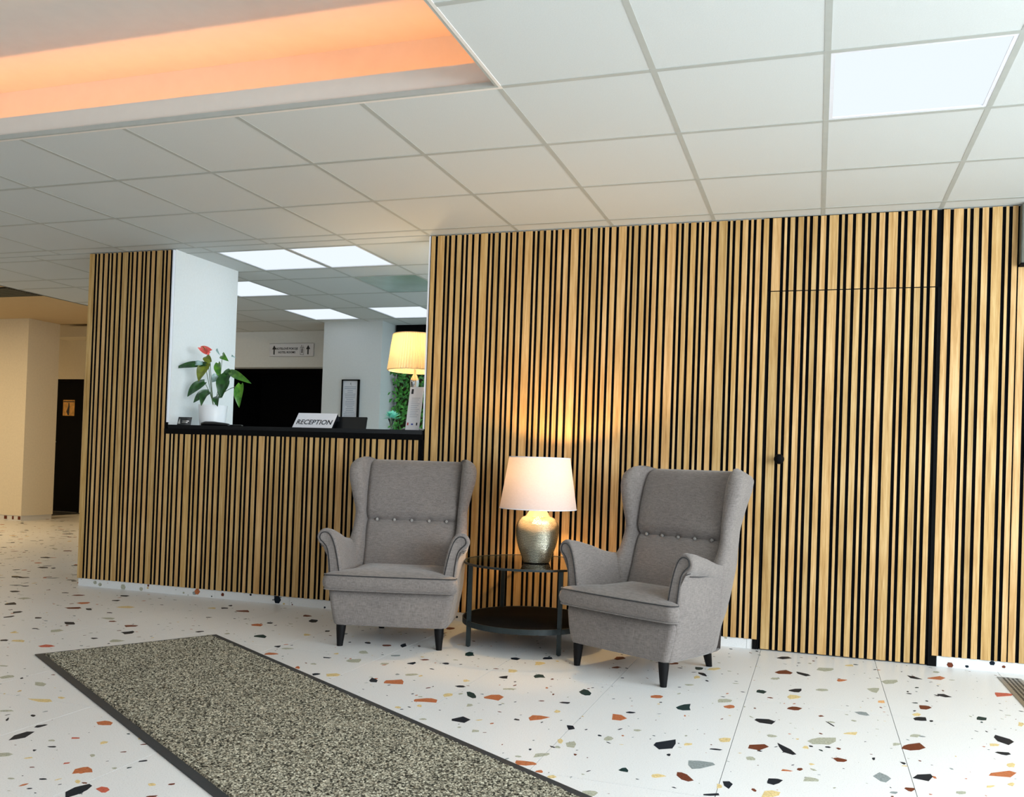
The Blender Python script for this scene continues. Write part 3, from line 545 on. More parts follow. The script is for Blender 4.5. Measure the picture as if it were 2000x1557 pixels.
# skirting tiles
def skirt(name, x0, x1, parentless=True):
    b = bmesh.new(); xx = x0
    k = 0
    cuts = [x0]
    while cuts[-1]+0.5985 < x1: cuts.append(cuts[-1]+0.5985)
    cuts.append(x1)
    root = obj(name, boxbm(x0, x1, 0.014, 0.02, 0, 0.054), M['grout']); tag(root, kind='structure')
    for a, c in zip(cuts[:-1], cuts[1:]):
        if c-a > 0.01: obj('skirting_tile', boxbm(a+0.0008, c-0.0008, 0.0085, 0.0155, 0, 0.055), M['terrazzo'], root)
    # chips
    b = bmesh.new()
    for _ in range(int((x1-x0)*9)):
        cx, cz = rc.uniform(x0+0.02, x1-0.02), rc.uniform(0.004, 0.05); sz = rc.choice((0.003, 0.005, 0.008, 0.014)); n = rc.randint(5, 7)
        ps = []
        for i in range(n):
            t = 2*PI*(i+rc.uniform(-.25, .25))/n
            ps.append((cx+sz*1.2*math.cos(t), max(0.001, min(0.054, cz+sz*math.sin(t)))))
        vt = [b.verts.new((p[0], 0.0083, p[1])) for p in ps]; fc = b.faces.new(vt); fc.material_index = rc.choice(wk)
    for cx, cz, sz, k in ((-3.28, 0.030, 0.026, 0), (-4.57, 0.018, 0.02, 7), (-3.93, 0.035, 0.022, 2), (0.86, 0.012, 0.015, 4), (1.06, 0.045, 0.013, 0), (-1.66, 0.028, 0.022, 5), (-3.72, 0.03, 0.012, 4), (-4.35, 0.045, 0.008, 4)):
        if x0 < cx < x1:
            ps = [(cx+sz*1.1*math.cos(2*PI*(i+rc.uniform(-.2, .2))/6), max(0.001, min(0.0545, cz+sz*1.1*math.sin(2*PI*i/6)))) for i in range(6)]
            fc = b.faces.new([b.verts.new((p[0], 0.0081, p[1])) for p in ps]); fc.material_index = k
    o = obj('stone_chips', b, [M['chip_'+k] for k in CHK], root); tag(o, kind='stuff')
skirt('baseboard_left', -4.98, -0.162); skirt('baseboard_right', 0.793, 2.4)

# counter top: stone slab over a black apron
ct = empty('reception_counter', (0, 0, 1.135), 0, 'black stone reception counter top with dark apron set in the wall opening', 'counter')
b_ = bmesh.new(); box(b_, -4.2315, -2.248, 0.0, 0.62, 0.030, 0.058, bev=0.003); obj('stone_slab', b_, M['black_gloss'], ct)
obj('apron', boxbm(-4.252, -2.244, -0.006, 0.018, -0.005, 0.0300), M['black'], ct)
ZC = 1.193

# reception room
bw_ = bmesh.new()
box(bw_, -8.3, -6.75, 3.56, 3.72, 0, H+0.02); box(bw_, -6.75, -4.9, 3.56, 3.72, 2.027, H+0.02); 
wr = obj('wall_reception', bw_, M['wall_white']); tag(wr, kind='structure')
ob = bmesh.new(); box(ob, -6.75, -4.9, 4.5, 4.55, 0, 2.03); box(ob, -6.78, -6.75, 3.72, 4.55, 0, 2.03); box(ob, -4.9, -4.87, 3.72, 4.55, 0, 2.03); box(ob, -6.75, -4.9, 3.72, 4.55, 2.028, 2.05)  # black walls put the darkness of the unlit hall into the colour
o_ = obj('dark_hall_box', ob, M['black']); tag(o_, kind='structure')
p2 = obj('wall_pillar', boxbm(-4.895, -4.20, 3.0, 3.34, 0, H+0.02), M['wall_white']); tag(p2, kind='structure')
o_ = obj('wall_far', boxbm(-4.20, 3.8, 3.32, 3.45, 0, H+0.02), M['wall_white']); tag(o_, kind='structure')
o_ = obj('wall_reception_right', boxbm(-1.2, -1.1, 0.17, 3.32, 0, H+0.02), M['wall_white']); tag(o_, kind='structure')
# wall behind the pillar closing the reception towards the corridor is open: passage
o_ = obj('wall_corridor_right', boxbm(-8.3, -8.2, 3.72, 5.6, 0, 3.0), M['wall_cream']); tag(o_, kind='structure')
# corridor column
cl = obj('wall_column', boxbm(-10.75, -10.05, 3.93, 4.43, 0.07, 2.76), M['wall_cream']); tag(cl, kind='structure')
obj('skirting_tile', boxbm(-10.74, -10.058, 3.938, 4.42, 0, 0.07), M['terrazzo'], cl)
b_ = bmesh.new()
for cx, w in ((-10.33, .05), (-10.2, .03), (-10.09, .045)): box(b_, cx-w/2, cx+w/2, 3.9365, 3.94, 0.015, 0.06)
tag(obj('stone_chips', b_, M['chip_d'], cl), kind='stuff')
wf = bmesh.new(); box(wf, TL, -11.575, 5.6, 5.75, 0, 3.0); box(wf, -10.8, -6.9, 5.6, 5.75, 0, 3.0); box(wf, -11.575, -10.8, 5.6, 5.75, 2.09, 3.0)
wfo = obj('wall_corridor_back', wf, M['wall_cream']); tag(wfo, kind='structure')
obj('duct_box', boxbm(-11.15, -10.3, 5.25, 5.6, 2.70, 2.86), M['wall_cream'], wfo)
d2 = obj('door_3', boxbm(-11.57, -10.805, 5.63, 5.67, 0.012, 2.085, bev=0.003), M['black']); tag(d2, kind='structure')
dfb = bmesh.new(); box(dfb, -11.575, -11.53, 5.60, 5.63, 0, 2.09); box(dfb, -10.845, -10.8, 5.60, 5.63, 0, 2.09); box(dfb, -11.53, -10.845, 5.60, 5.63, 2.045, 2.09)
obj('door_frame', dfb, M['black'], d2)
hb = bmesh.new(); tube(hb, [(-11.39, 5.625, 1.10), (-11.39, 5.59, 1.10), (-11.30, 5.585, 1.10)], 0.009, 8); box(hb, -11.41, -11.37, 5.622, 5.630, 1.0, 1.2, bev=0.002)
obj('door_handle', hb, M['ink_grey'], d2)
o_ = obj('wall_corridor_left', boxbm(TL-0.1, TL, TF, TB, 0, 3.02), M['wall_cream']); tag(o_, kind='structure')
o_ = obj('wall_rear', boxbm(TL, TR, TB, TB+0.1, 0, 3.02), M['wall_cream']); tag(o_, kind='structure')
# glass front behind the camera: sill and head only, open to daylight
fr = bmesh.new(); box(fr, TL, TR, TF-0.1, TF, 0, 0.1); box(fr, TL, TR, TF-0.1, TF, 2.4, 2.9); box(fr, TL, -6.8, TF-0.1, TF, 0, 2.9)
for x_ in (-4.5, -2.2, 0.1, 2.4): box(fr, x_, x_+0.06, TF-0.1, TF, 0, 2.5)
o_ = obj('wall_front', fr, M['black_metal']); tag(o_, kind='structure')
fr = bmesh.new(); box(fr, TR, TR+0.1, TF, -7.3, 0, 2.9); box(fr, TR, TR+0.1, -1.5, 0.17, 0, 2.9); box(fr, TR, TR+0.1, -7.3, -1.5, 2.4, 2.9); box(fr, TR, TR+0.1, -7.3, -1.5, 0, 0.1)
o_ = obj('wall_right', fr, M['wall_white']); tag(o_, kind='structure')

# ================================================================= CEILING THINGS
def ceiling_light(x0, x1, y0, y1, label, first=[None]):
    w, d = x1-x0-0.022, y1-y0-0.022
    e = empty('ceiling_light', ((x0+x1)/2, (y0+y1)/2, H), 0, label, 'light', 'square ceiling light panels')
    b = bmesh.new(); t = 0.014
    box(b, -w/2, w/2, -d/2, -d/2+t, 0.001, 0.018); box(b, -w/2, w/2, d/2-t, d/2, 0.001, 0.018); box(b, -w/2, -w/2+t, -d/2+t, d/2-t, 0.001, 0.018); box(b, w/2-t, w/2, -d/2+t, d/2-t, 0.001, 0.018)
    obj('frame', b, M['paper'], e)
    obj('diffuser', boxbm(-w/2+t, w/2-t, -d/2+t, d/2-t, 0.006, 0.016), M['panel_light'], e)
LL = ['glowing square light panel in the tiled ceiling at the upper right of the lobby', 'glowing ceiling panel left of two in the row just behind the counter opening', 'glowing ceiling panel right of two in the row just behind the counter opening',
      'glowing ceiling panel half hidden by the white side of the pillar, middle row', 'glowing ceiling panel in the rear row, in front of the arrow sign and framed notice', 'glowing ceiling panel in the rear row above the pleated lamp', 'square light panel of the lobby ceiling nearer the entrance']
for q, lb in zip(LIGHTS[:6], LL): ceiling_light(*q, lb)
x0, x1, y0, y1 = OFF[0]
e = empty('ceiling_panel', ((x0+x1)/2, (y0+y1)/2, H), 0, 'unlit glossy ceiling panel tinted with a painted-in green reflection, above the pleated lamp', 'panel')
obj('glossy_sheet', boxbm(-(x1-x0)/2+0.012, (x1-x0)/2-0.012, -0.3, 0.3, 0.002, 0.012), M['diffuser_off'], e)
# LED strip lying in the cove, behind the lip
zs = H+0.021
b_ = bmesh.new()
box(b_, RX0-0.038, RX1+0.038, RY1+0.030, RY1+0.040, zs, zs+0.004); box(b_, RX1+0.030, RX1+0.040, RY0, RY1+0.030, zs, zs+0.004)
led = obj('led_strip', b_, M['led_orange']); tag(led, 'orange glowing LED strip hidden behind the lip of the ceiling recess', 'light strip')
area('led_back', ((RX0+RX1)/2, RY1+0.035, zs+0.006), (PI, 0, 0), RX1-RX0, 0.008, 6.6, (1.0, 0.40, 0.13))
area('led_side', (RX1+0.035, (RY0+RY1)/2, zs+0.006), (PI, 0, 0), 0.008, RY1-RY0, 3.6, (1.0, 0.40, 0.13))
# vent grille in the corridor ceiling
vg = empty('ceiling_vent', (-8.66, 2.37, 2.733), 0, 'dark rectangular air grille in the cream ceiling at the left edge', 'vent')
obj('vent_frame', boxbm(-0.36, 0.34, -0.23, 0.23, 0.0, 0.006), M['black'], vg)
for k in range(14):
    obj('louvre', boxbm(-0.345, 0.325, -0.212+k*0.031, -0.203+k*0.031, -0.006, 0.0), M['grey_box'], vg)
# floor drain
dg_ = empty('floor_drain', (1.115, -0.46, 0), math.radians(-7), 'steel slotted floor drain by the right end of the slatted wall', 'drain')
dg_.location = (1.115, -0.48, 0); dg_.rotation_euler = (0, 0, 0)
obj('grate_frame', boxbm(-0.055, 0.055, -0.40, 0.36, 0.0004, 0.003), M['steel'], dg_)
for k in range(30):
    for c in range(4):
        yo = -0.385+k*0.0245+(0.012 if c % 2 else 0)
        if k < 29: 
            pass
sl = bmesh.new()
for k in range(30):
    for c in range(4):
        yo = -0.385+k*0.0245+(0.012 if c % 2 else 0); xo = -0.034+c*0.020
        box(sl, xo, xo+0.011, yo, yo+0.014, 0.0026, 0.0033)
tag(obj('slots', sl, M['black'], dg_, ), kind='stuff')

# ================================================================= ENTRANCE MAT
mt = empty('entrance_mat', (-3.406, -1.753, 0), math.atan2(-1.448, 2.51), 'long speckled beige and black entrance mat with black rubber edge', 'mat')
LM, WM = 3.6, 0.874
b_ = bmesh.new()
for q in ((0, LM, 0, 0.034), (0, LM, WM-0.034, WM), (0, 0.028, 0.034, WM-0.034), (LM-0.028, LM, 0.034, WM-0.034)): box(b_, q[0], q[1], q[2], q[3], 0.0006, 0.005)
box(b_, 0.02, LM-0.02, 0.02, WM-0.02, 0.0006, 0.0035)
obj('rubber_edge', b_, M['rubber'], mt)
b_ = bmesh.new(); nx, ny = 520, 124; rp = random.Random(8)
vv = [[b_.verts.new((0.028+(LM-0.056)*i/nx, 0.032+(WM-0.064)*j/ny, 0.004 if i in (0, nx) or j in (0, ny) else 0.008+rp.random()*0.005)) for j in range(ny+1)] for i in range(nx+1)]
for i in range(nx):
    for j in range(ny): b_.faces.new((vv[i][j], vv[i+1][j], vv[i+1][j+1], vv[i][j+1]))
obj('pile', b_, M['pile'], mt)
# ================================================================= WING CHAIR
def interp(tab, t):
    if t <= tab[0][0]: return tab[0][1]
    for (a, va), (b, vb) in zip(tab[:-1], tab[1:]):
        if t <= b:
            u = (t-a)/(b-a); u = u*u*(3-2*u)*0.35+u*0.65
            return va+(vb-va)*u
    return tab[-1][1]
def catmull(pts, n, closed=False):
    out = []; m = len(pts)
    rng = range(m if closed else m-1)
    for i in rng:
        p0, p1, p2, p3 = (pts[(i-1) % m], pts[i], pts[(i+1) % m], pts[(i+2) % m]) if closed else (pts[max(0, i-1)], pts[i], pts[i+1], pts[min(m-1, i+2)])
        for k in range(n):
            t = k/n
            out.append(tuple(0.5*((2*b)+(-a+c)*t+(2*a-5*b+4*c-d)*t*t+(-a+3*b-3*c+d)*t**3) for a, b, c, d in zip(p0, p1, p2, p3)))
    if not closed: out.append(tuple(pts[-1]))
    return out

ARM = [(0.255, 0.125), (0.262, 0.30), (0.268, 0.38), (0.276, 0.44), (0.287, 0.50), (0.300, 0.55), (0.317, 0.592), (0.338, 0.616), (0.363, 0.623), (0.389, 0.615), (0.407, 0.595), (0.412, 0.571), (0.404, 0.549),
       (0.388, 0.533), (0.368, 0.517), (0.358, 0.49), (0.352, 0.45), (0.347, 0.40), (0.340, 0.30), (0.323, 0.20), (0.305, 0.120), (0.28, 0.114)]
HT = [(0.0, 0.623), (0.08, 0.610), (0.16, 0.590), (0.24, 0.566), (0.30, 0.548), (0.36, 0.540), (0.44, 0.545)]
FT = [(0.10, 0.30), (0.45, 0.315), (0.50, 0.325), (0.535, 0.345), (0.565, 0.368), (0.60, 0.387), (0.645, 0.401), (0.69, 0.407), (0.75, 0.404), (0.80, 0.402), (0.87, 0.404), (0.925, 0.412), (0.965, 0.425), (0.99, 0.443), (1.005, 0.465), (1.012, 0.50)]
RT = [(0.10, 0.44), (0.165, 0.47), (0.19, 0.49), (0.36, 0.562), (0.56, 0.624), (0.767, 0.672), (0.95, 0.715), (0.97, 0.695), (0.99, 0.63), (1.005, 0.57), (1.012, 0.53)]
XO = [(0.10, 0.302), (0.20, 0.318), (0.30, 0.334), (0.42, 0.342), (0.52, 0.342), (0.60, 0.334), (0.70, 0.327), (0.80, 0.345), (0.90, 0.365), (0.98, 0.368), (1.012, 0.360)]
XI = [(0.10, 0.262), (0.40, 0.262), (0.52, 0.268), (0.62, 0.272), (0.70, 0.272), (0.80, 0.276), (0.90, 0.280), (0.98, 0.286), (1.012, 0.305)]

def make_chair(loc, rz, label):
    t = empty('wing_chair', loc, rz, label, 'armchair')
    F = M['linen']
    # upholstered body below the cushion
    b = bmesh.new(); secs = []
    for z, w, y0, y1, ins in ((0.112, 0.285, -0.014, 0.40, 0), (0.116, 0.296, -0.026, 0.415, 0), (0.135, 0.303, -0.032, 0.425, 0), (0.20, 0.319, -0.034, 0.445, 0), (0.27, 0.331, -0.030, 0.47, 0), (0.292, 0.332, -0.024, 0.475, 0), (0.298, 0.322, -0.014, 0.47, 0)):
        r = 0.030; ring = []; y1 += 0.015
        for cx, cy, a0 in ((w-r, y0+r, -PI/2), (w-r, y1-r, 0), (-w+r, y1-r, PI/2), (-w+r, y0+r, PI)):
            for k in range(7): 
                a = a0+PI/2*k/6; ring.append((cx+r*math.cos(a), cy+r*math.sin(a), z))
        ring = [(x_*(1-0.30*max(0, (y_-y0)/(y1-y0))**1.6), y_, z_) for x_, y_, z_ in ring]
        secs.append(ring)
    loft(b, secs); obj('seat_base', b, F, t, smooth=True, sharp=50)
    for s in (-1, 1):
        # arm with rolled top
        b = bmesh.new(); secs = []
        prof = catmull([(x, z) for x, z in ARM], 3, closed=True)
        cx_ = sum(p[0] for p in prof)/len(prof)
        for y, ins in ((-0.008, 0.016), (-0.010, 0.012), (-0.006, 0.005), (0.002, 0.0015), (0.012, 0), (0.04, 0), (0.08, 0), (0.13, 0), (0.18, 0), (0.23, 0), (0.28, 0), (0.32, 0), (0.36, 0), (0.40, 0), (0.43, 0.01)):
            h = interp(HT, max(0, y)); q = max(0, min(1, y/0.36)); ring = []
            n = len(prof)
            for i, (x, z) in enumerate(prof):
                if ins:
                    a = prof[i-1]; c = prof[(i+1) % n]; dx, dz = c[0]-a[0], c[1]-a[1]; L = math.hypot(dx, dz) or 1
                    # profile runs inner side up, over, outer side down (clockwise seen from front)
                    x += ins*dz/L; z -= ins*dx/L
                if z > 0.40: 
                    z = 0.40+(z-0.40)*(h-0.40)/0.223
                if x > 0.345: x = 0.345+(x-0.345)*(1-0.93*q)
                if x > 0.29 and y > 0.25: x -= 0.9*(y-0.25)**2
                if z > 0.45: x += 0.0
                ring.append((s*x, y, z))
            secs.append(ring)
        loft(b, secs); obj('armrest', b, F, t, smooth=True, sharp=60)
        # dark welt on the arm front
        wp = [(0.281, 0.385), (0.291, 0.44), (0.301, 0.49), (0.313, 0.535), (0.329, 0.575), (0.346, 0.596), (0.364, 0.602), (0.383, 0.596), (0.392, 0.578), (0.388, 0.561), (0.372, 0.546), (0.354, 0.523), (0.344, 0.49), (0.337, 0.44), (0.332, 0.385)]
        b = bmesh.new(); tube(b, [(s*x, -0.0105, z) for x, z in catmull(wp, 3)], 0.0028, 6)
        o = obj('welt', b, M['linen_dark'], t, smooth=True)
        # pleats under the roll
        b = bmesh.new()
        tube(b, [(s*0.372, -0.004, 0.522), (s*0.392, 0.004, 0.531)], 0.0018, 6)
        tube(b, [(s*0.372, 0.03, 0.513), (s*0.366, 0.12, 0.505), (s*0.356, 0.24, 0.50)], 0.0022, 6)
        obj('seam', b, M['linen_dark'], t, smooth=True)
        # wing and rear post
        b = bmesh.new(); secs = []
        zs_ = [0.114, 0.13, 0.165, 0.19, 0.25, 0.30, 0.36, 0.42, 0.47, 0.50, 0.53, 0.555, 0.58, 0.61, 0.645, 0.69, 0.72, 0.75, 0.78, 0.80, 0.84, 0.87, 0.90, 0.925, 0.945, 0.955, 0.965, 0.975, 0.985, 0.993, 1.0, 1.005, 1.009, 1.012]
        for z in zs_:
            f0, r0, xi, xo = interp(FT, z), interp(RT, z), interp(XI, z), interp(XO, z)
            if z < 0.5: f0 = max(f0, 0.31)
            flare = interp([(0.10, 0), (0.55, 0), (0.70, 0.002), (0.88, 0.014), (1.012, 0.012)], z)
            ring = []; th = (xo-xi)/2; ry = min(0.030, (r0-f0)/2.2)
            def X(y, side):   # narrower towards the back
                u = (y-f0)/max(0.01, (r0-f0)); base = xo if side > 0 else xi
                return base - 0.085*u*u*(1 if side > 0 else 0.95) + flare*(1-u)**3
            ys = [f0+ry+(r0-f0-ry-0.012)*k/8 for k in range(9)]
            for y in ys: ring.append((X(y, 1), y))
            mx = (X(r0, 1)+X(r0, -1))/2
            for k in range(1, 6):
                a = PI*k/6; ring.append((mx+(X(r0, 1)-X(r0, -1))/2*math.cos(a), r0-0.012+0.012*math.sin(a)))
            for y in reversed(ys): ring.append((X(y, -1), y))
            mf = (X(f0+ry, 1)+X(f0+ry, -1))/2
            for k in range(1, 8):
                a = PI+PI*k/8; ring.append((mf+(X(f0+ry, 1)-X(f0+ry, -1))/2*math.cos(a), f0+ry+ry*math.sin(a)))
            if z > 0.93:
                sq = max(0.12, math.sqrt(max(0, 1-((z-0.93)/0.084)**2))); cxw = sum(p[0] for p in ring)/len(ring)
                ring = [(cxw+(x-cxw)*sq, y) for x, y in ring]
            secs.append([(s*x, y, z) for x, y in ring])
        loft(b, secs); obj('wing', b, F, t, smooth=True, sharp=70)
    # back, buttoned
    b = bmesh.new(); secs = []
    FB = [(0.34, 0.335), (0.38, 0.345), (0.42, 0.362), (0.50, 0.392), (0.58, 0.418), (0.63, 0.440), (0.647, 0.458), (0.665, 0.442), (0.70, 0.434), (0.78, 0.450), (0.88, 0.480), (0.94, 0.505), (0.97, 0.522), (0.985, 0.540), (0.994, 0.560), (0.998, 0.59)]
    WB = [(0.34, 0.262), (0.6, 0.272), (0.75, 0.276), (0.9, 0.281), (0.96, 0.281), (0.985, 0.276), (0.998, 0.262)]
    RB = [(0.34, 0.50), (0.56, 0.585), (0.767, 0.640), (0.95, 0.686), (0.975, 0.675), (0.99, 0.65), (0.998, 0.615)]
    BX = [-0.205, -0.1025, 0.0, 0.1025, 0.205]
    zl = [0.34+0.02*k for k in range(14)]+[0.612, 0.622, 0.632, 0.640, 0.647, 0.654, 0.662, 0.672, 0.684]+[0.70+0.02*k for k in range(13)]+[0.955, 0.965, 0.975, 0.982, 0.988, 0.993, 0.996, 0.998]
    for z in zl:
        w, y0, y1 = interp(WB, z), interp(FB, z), interp(RB, z); ring = []
        y1 = max(y1, y0+0.02)
        for k in range(61):
            u = -1+2*k/60; x = u*w
            bul = 0.016*(1-abs(u)**3.5)
            y = y0+0.010-bul
            for bx_ in BX:
                d2 = ((x-bx_)**2)/(0.018**2)+((z-0.647)**2)/(0.016**2); y += 0.014*math.exp(-d2)
            if abs(u) > 0.9: y += 0.03*((abs(u)-0.9)/0.1)**2
            ring.append((x, y, z))
        for k in range(7):
            u = 1-2*k/6; ring.append((u*w*0.72, y1, z))
        secs.append(ring)
    loft(b, secs); obj('backrest', b, F, t, smooth=True, sharp=80)
    for bx_ in BX:
        b = bmesh.new(); pr = [(0.0, 0.012), (0.004, 0.0122), (0.0075, 0.010), (0.0092, 0.006), (0.0088, 0.001), (0.006, -0.003)]
        loft(b, [[(r*math.cos(2*PI*i/14), -h, r*math.sin(2*PI*i/14)) for i in range(14)] for r, h in [(max(r, 0.0006), h) for r, h in pr]])
        o = obj('button', b, M['linen_light'], t, smooth=True); o.location = (bx_, 0.460, 0.647)
    # T shaped seat cushion
    def tshape(y_front, grow):
        pts = []
        g = grow
        R = 0.040
        w = 0.352+g; yf = y_front-g; yb = -0.016; wi = 0.272+g*0.3
        # right front corner, going from front centre anticlockwise
        n = 14
        for k in range(n+1):
            u = -1+2*k/n; x = u*(w-R); pts.append((x, yf-0.010*(1-u*u)))
        for k in range(1, 7):
            a = -PI/2+PI/2*k/6; pts.append((w-R+R*math.cos(a), yf+R+R*math.sin(a)))
        pts.append((w-0.004, yb-0.004)); pts.append((w-0.02, yb)); pts.append((wi+0.01, yb)); pts.append((wi, yb+0.012))
        for k in range(1, 9): pts.append((wi-0.006*k/8, yb+0.01+(0.395-yb-0.01)*k/8))
        for k in range(1, 6): pts.append((wi-2*wi*k/6, 0.40))
        for k in range(8, 0, -1): pts.append((-wi+0.006*k/8, yb+0.01+(0.395-yb-0.01)*k/8))
        pts.append((-wi, yb+0.012)); pts.append((-wi-0.01, yb)); pts.append((-w+0.02, yb)); pts.append((-w+0.004, yb-0.004))
        for k in range(6, 0, -1):
            a = -PI/2+PI/2*k/6; pts.append((-w+R-R*math.cos(a), yf+R+R*math.sin(a)))
        return pts
    b = bmesh.new(); secs = []
    for z, g in ((0.299, -0.03), (0.300, -0.012), (0.304, -0.003), (0.310, 0.0), (0.322, 0.006), (0.343, 0.009), (0.364, 0.006), (0.377, 0.0), (0.383, -0.003), (0.387, -0.010)):
        secs.append([(x, y, z) for x, y in tshape(-0.066, g)])
    base = tshape(-0.066, -0.012)
    for q, z in ((0.90, 0.395), (0.78, 0.402), (0.62, 0.407), (0.42, 0.411), (0.2, 0.413)):
        secs.append([(x*q, 0.16+(y-0.16)*q, z) for x, y in base])
    loft(b, secs); cu = obj('seat_cushion', b, F, t, smooth=True, sharp=80)
    outl = tshape(-0.066, 0.0015)
    nfr = 14+1+6+2
    for z, m_ in ((0.382, 'linen_dark'), (0.306, 'linen')):
        pts = [(x, y, z) for x, y in outl]
        path = list(reversed(pts[15:23]))[::-1]
        ring = pts[-8:] + pts[:23]
        b = bmesh.new(); tube(b, ring, 0.0030, 6); obj('piping', b, M[m_], cu, smooth=True)
    # legs
    for sx, sy, tx, ty in ((-0.262, 0.0, -0.004, -0.003), (0.262, 0.0, 0.004, -0.003), (-0.18, 0.465, 0.010, 0.055), (0.18, 0.465, -0.010, 0.055)):
        b = bmesh.new(); secs = []
        for z, r in ((0.125, 0.0265), (0.09, 0.0245), (0.05, 0.0205), (0.01, 0.0165), (0.0, 0.0158)):
            u = 1-z/0.125; secs.append([(sx+tx*u+r*math.cos(2*PI*i/20), sy+ty*u+r*math.sin(2*PI*i/20), z) for i in range(20)])
        loft(b, secs); obj('leg', b, M['leg_wood'], t, smooth=True, sharp=50)
    return t
r_ = math.radians
ra = r_(14.5); make_chair((-1.992+0.012*math.cos(ra), -0.862+0.012*math.sin(ra), 0), ra, 'grey linen wing armchair with buttoned back standing left of the round side table')
rb = r_(-26.5); make_chair((-0.732+0.012*math.cos(rb), -0.917+0.012*math.sin(rb), 0), rb, 'grey linen wing armchair with brightly lit outer side standing right of the round side table')

# ================================================================= SIDE TABLE
TX, TY, TZ, TRR = -1.36, -0.395, 0.452, 0.372
t = empty('side_table', (TX, TY, 0), 0, 'round side table with clear glass top, dark shelf and thin dark metal legs', 'table')
b = bmesh.new(); lathe(b, [(TRR-0.006, TZ-0.010), (TRR-0.004, TZ-0.010), (TRR-0.004, TZ-0.002), (TRR-0.006, TZ-0.002)], 96); obj('glass_top', b, M['glass'], t)
def ring(bm, r, z0, z1, w, n=96):
    secs = []
    for i in range(n):
        a = 2*PI*i/n; c, s_ = math.cos(a), math.sin(a)
        secs.append([(r*c, r*s_, z0), ((r+w)*c, (r+w)*s_, z0), ((r+w)*c, (r+w)*s_, z1), (r*c, r*s_, z1)])
    secs.append(secs[0]); loft(bm, secs, cap=False)
b = bmesh.new(); ring(b, TRR-0.0045, TZ-0.012, TZ, 0.0045); obj('rim', b, M['black_metal'], t)
b = bmesh.new(); lathe(b, [(TRR-0.014, 0.118), (TRR-0.008, 0.121), (TRR-0.008, 0.136), (TRR-0.012, 0.139)], 96); obj('shelf', b, M['black'], t, smooth=True, sharp=40)
b = bmesh.new(); ring(b, TRR-0.007, 0.112, 0.141, 0.006); obj('shelf_rim', b, M['black_metal'], t)
for a in (45, 135, 225, 315):
    a = r_(a); cx, cy = (TRR-0.010)*math.cos(a), (TRR-0.010)*math.sin(a)
    b = bmesh.new(); box(b, -0.012, 0.012, -0.006, 0.006, 0.004, TZ-0.012, bev=0.001); lathe(b, [(0.007, 0.0), (0.008, 0.004)], 12)
    o = obj('leg', b, M['black_metal'], t); o.location = (cx, cy, 0)

# ================================================================= TABLE LAMP
LX, LY = -1.325, -0.40
t = empty('table_lamp', (LX, LY, TZ+0.0002), 0, 'lit table lamp with hammered metal vase base and pale linen shade on glass table', 'lamp')
b = bmesh.new(); pr = catmull([(0.070, 0.0), (0.074, 0.004), (0.088, 0.040), (0.108, 0.095), (0.119, 0.150), (0.121, 0.190), (0.113, 0.222), (0.094, 0.246), (0.070, 0.257)], 6)
lathe(b, pr, 64); obj('vase', b, M['hammered'], t, smooth=True, sharp=60)
b = bmesh.new(); lathe(b, [(0.069, 0.256), (0.068, 0.258), (0.052, 0.284), (0.042, 0.300), (0.040, 0.302)], 48); obj('neck', b, M['vase_neck'], t, smooth=True, sharp=50)
b = bmesh.new(); lathe(b, [(0.012, 0.302), (0.012, 0.36), (0.018, 0.362), (0.018, 0.395)], 20); obj('lamp_holder', b, M['paper'], t, smooth=True, sharp=50)
b = bmesh.new()
z0, z1, ra_, rb_ = 0.300, 0.586, 0.216, 0.172
secs = [[(r*math.cos(2*PI*i/80), r*math.sin(2*PI*i/80), z) for i in range(80)] for r, z in ((ra_, z0), (rb_, z1))]
loft(b, secs, cap=False); b.faces.ensure_lookup_table()
sh = obj('lamp_shade', b, M['shade_pink'], t, smooth=True)
b = bmesh.new(); ring(b, ra_-0.001, z0-0.002, z0+0.003, 0.002)
for k in range(3):
    a = 2*PI*k/3; tube(b, [(0.018*math.cos(a), 0.018*math.sin(a), 0.372), (0.1*math.cos(a), 0.1*math.sin(a), z0+0.02), ((ra_-0.002)*math.cos(a), (ra_-0.002)*math.sin(a), z0+0.002)], 0.0014, 6)
obj('shade_ring', b, M['paper'], sh, smooth=True)
b = bmesh.new(); ring(b, rb_-0.001, z1-0.003, z1+0.002, 0.002); obj('shade_ring', b, M['paper'], sh, smooth=True)
b = bmesh.new(); bmesh.ops.create_uvsphere(b, u_segments=20, v_segments=12, radius=0.030); bmesh.ops.translate(b, verts=b.verts, vec=(0, 0, 0.432)); obj('bulb', b, M['bulb'], t, smooth=True)
point('table_lamp_light', (LX, LY, TZ+0.50), 0.03, 21, (1.0, 0.62, 0.25))

# ================================================================= THINGS ON THE COUNTER
def PX(u): return -4.075+(u-393)*0.0044
def PZ(v, u=400): return 1.342-(v-792-(u-400)*0.036)*0.0037
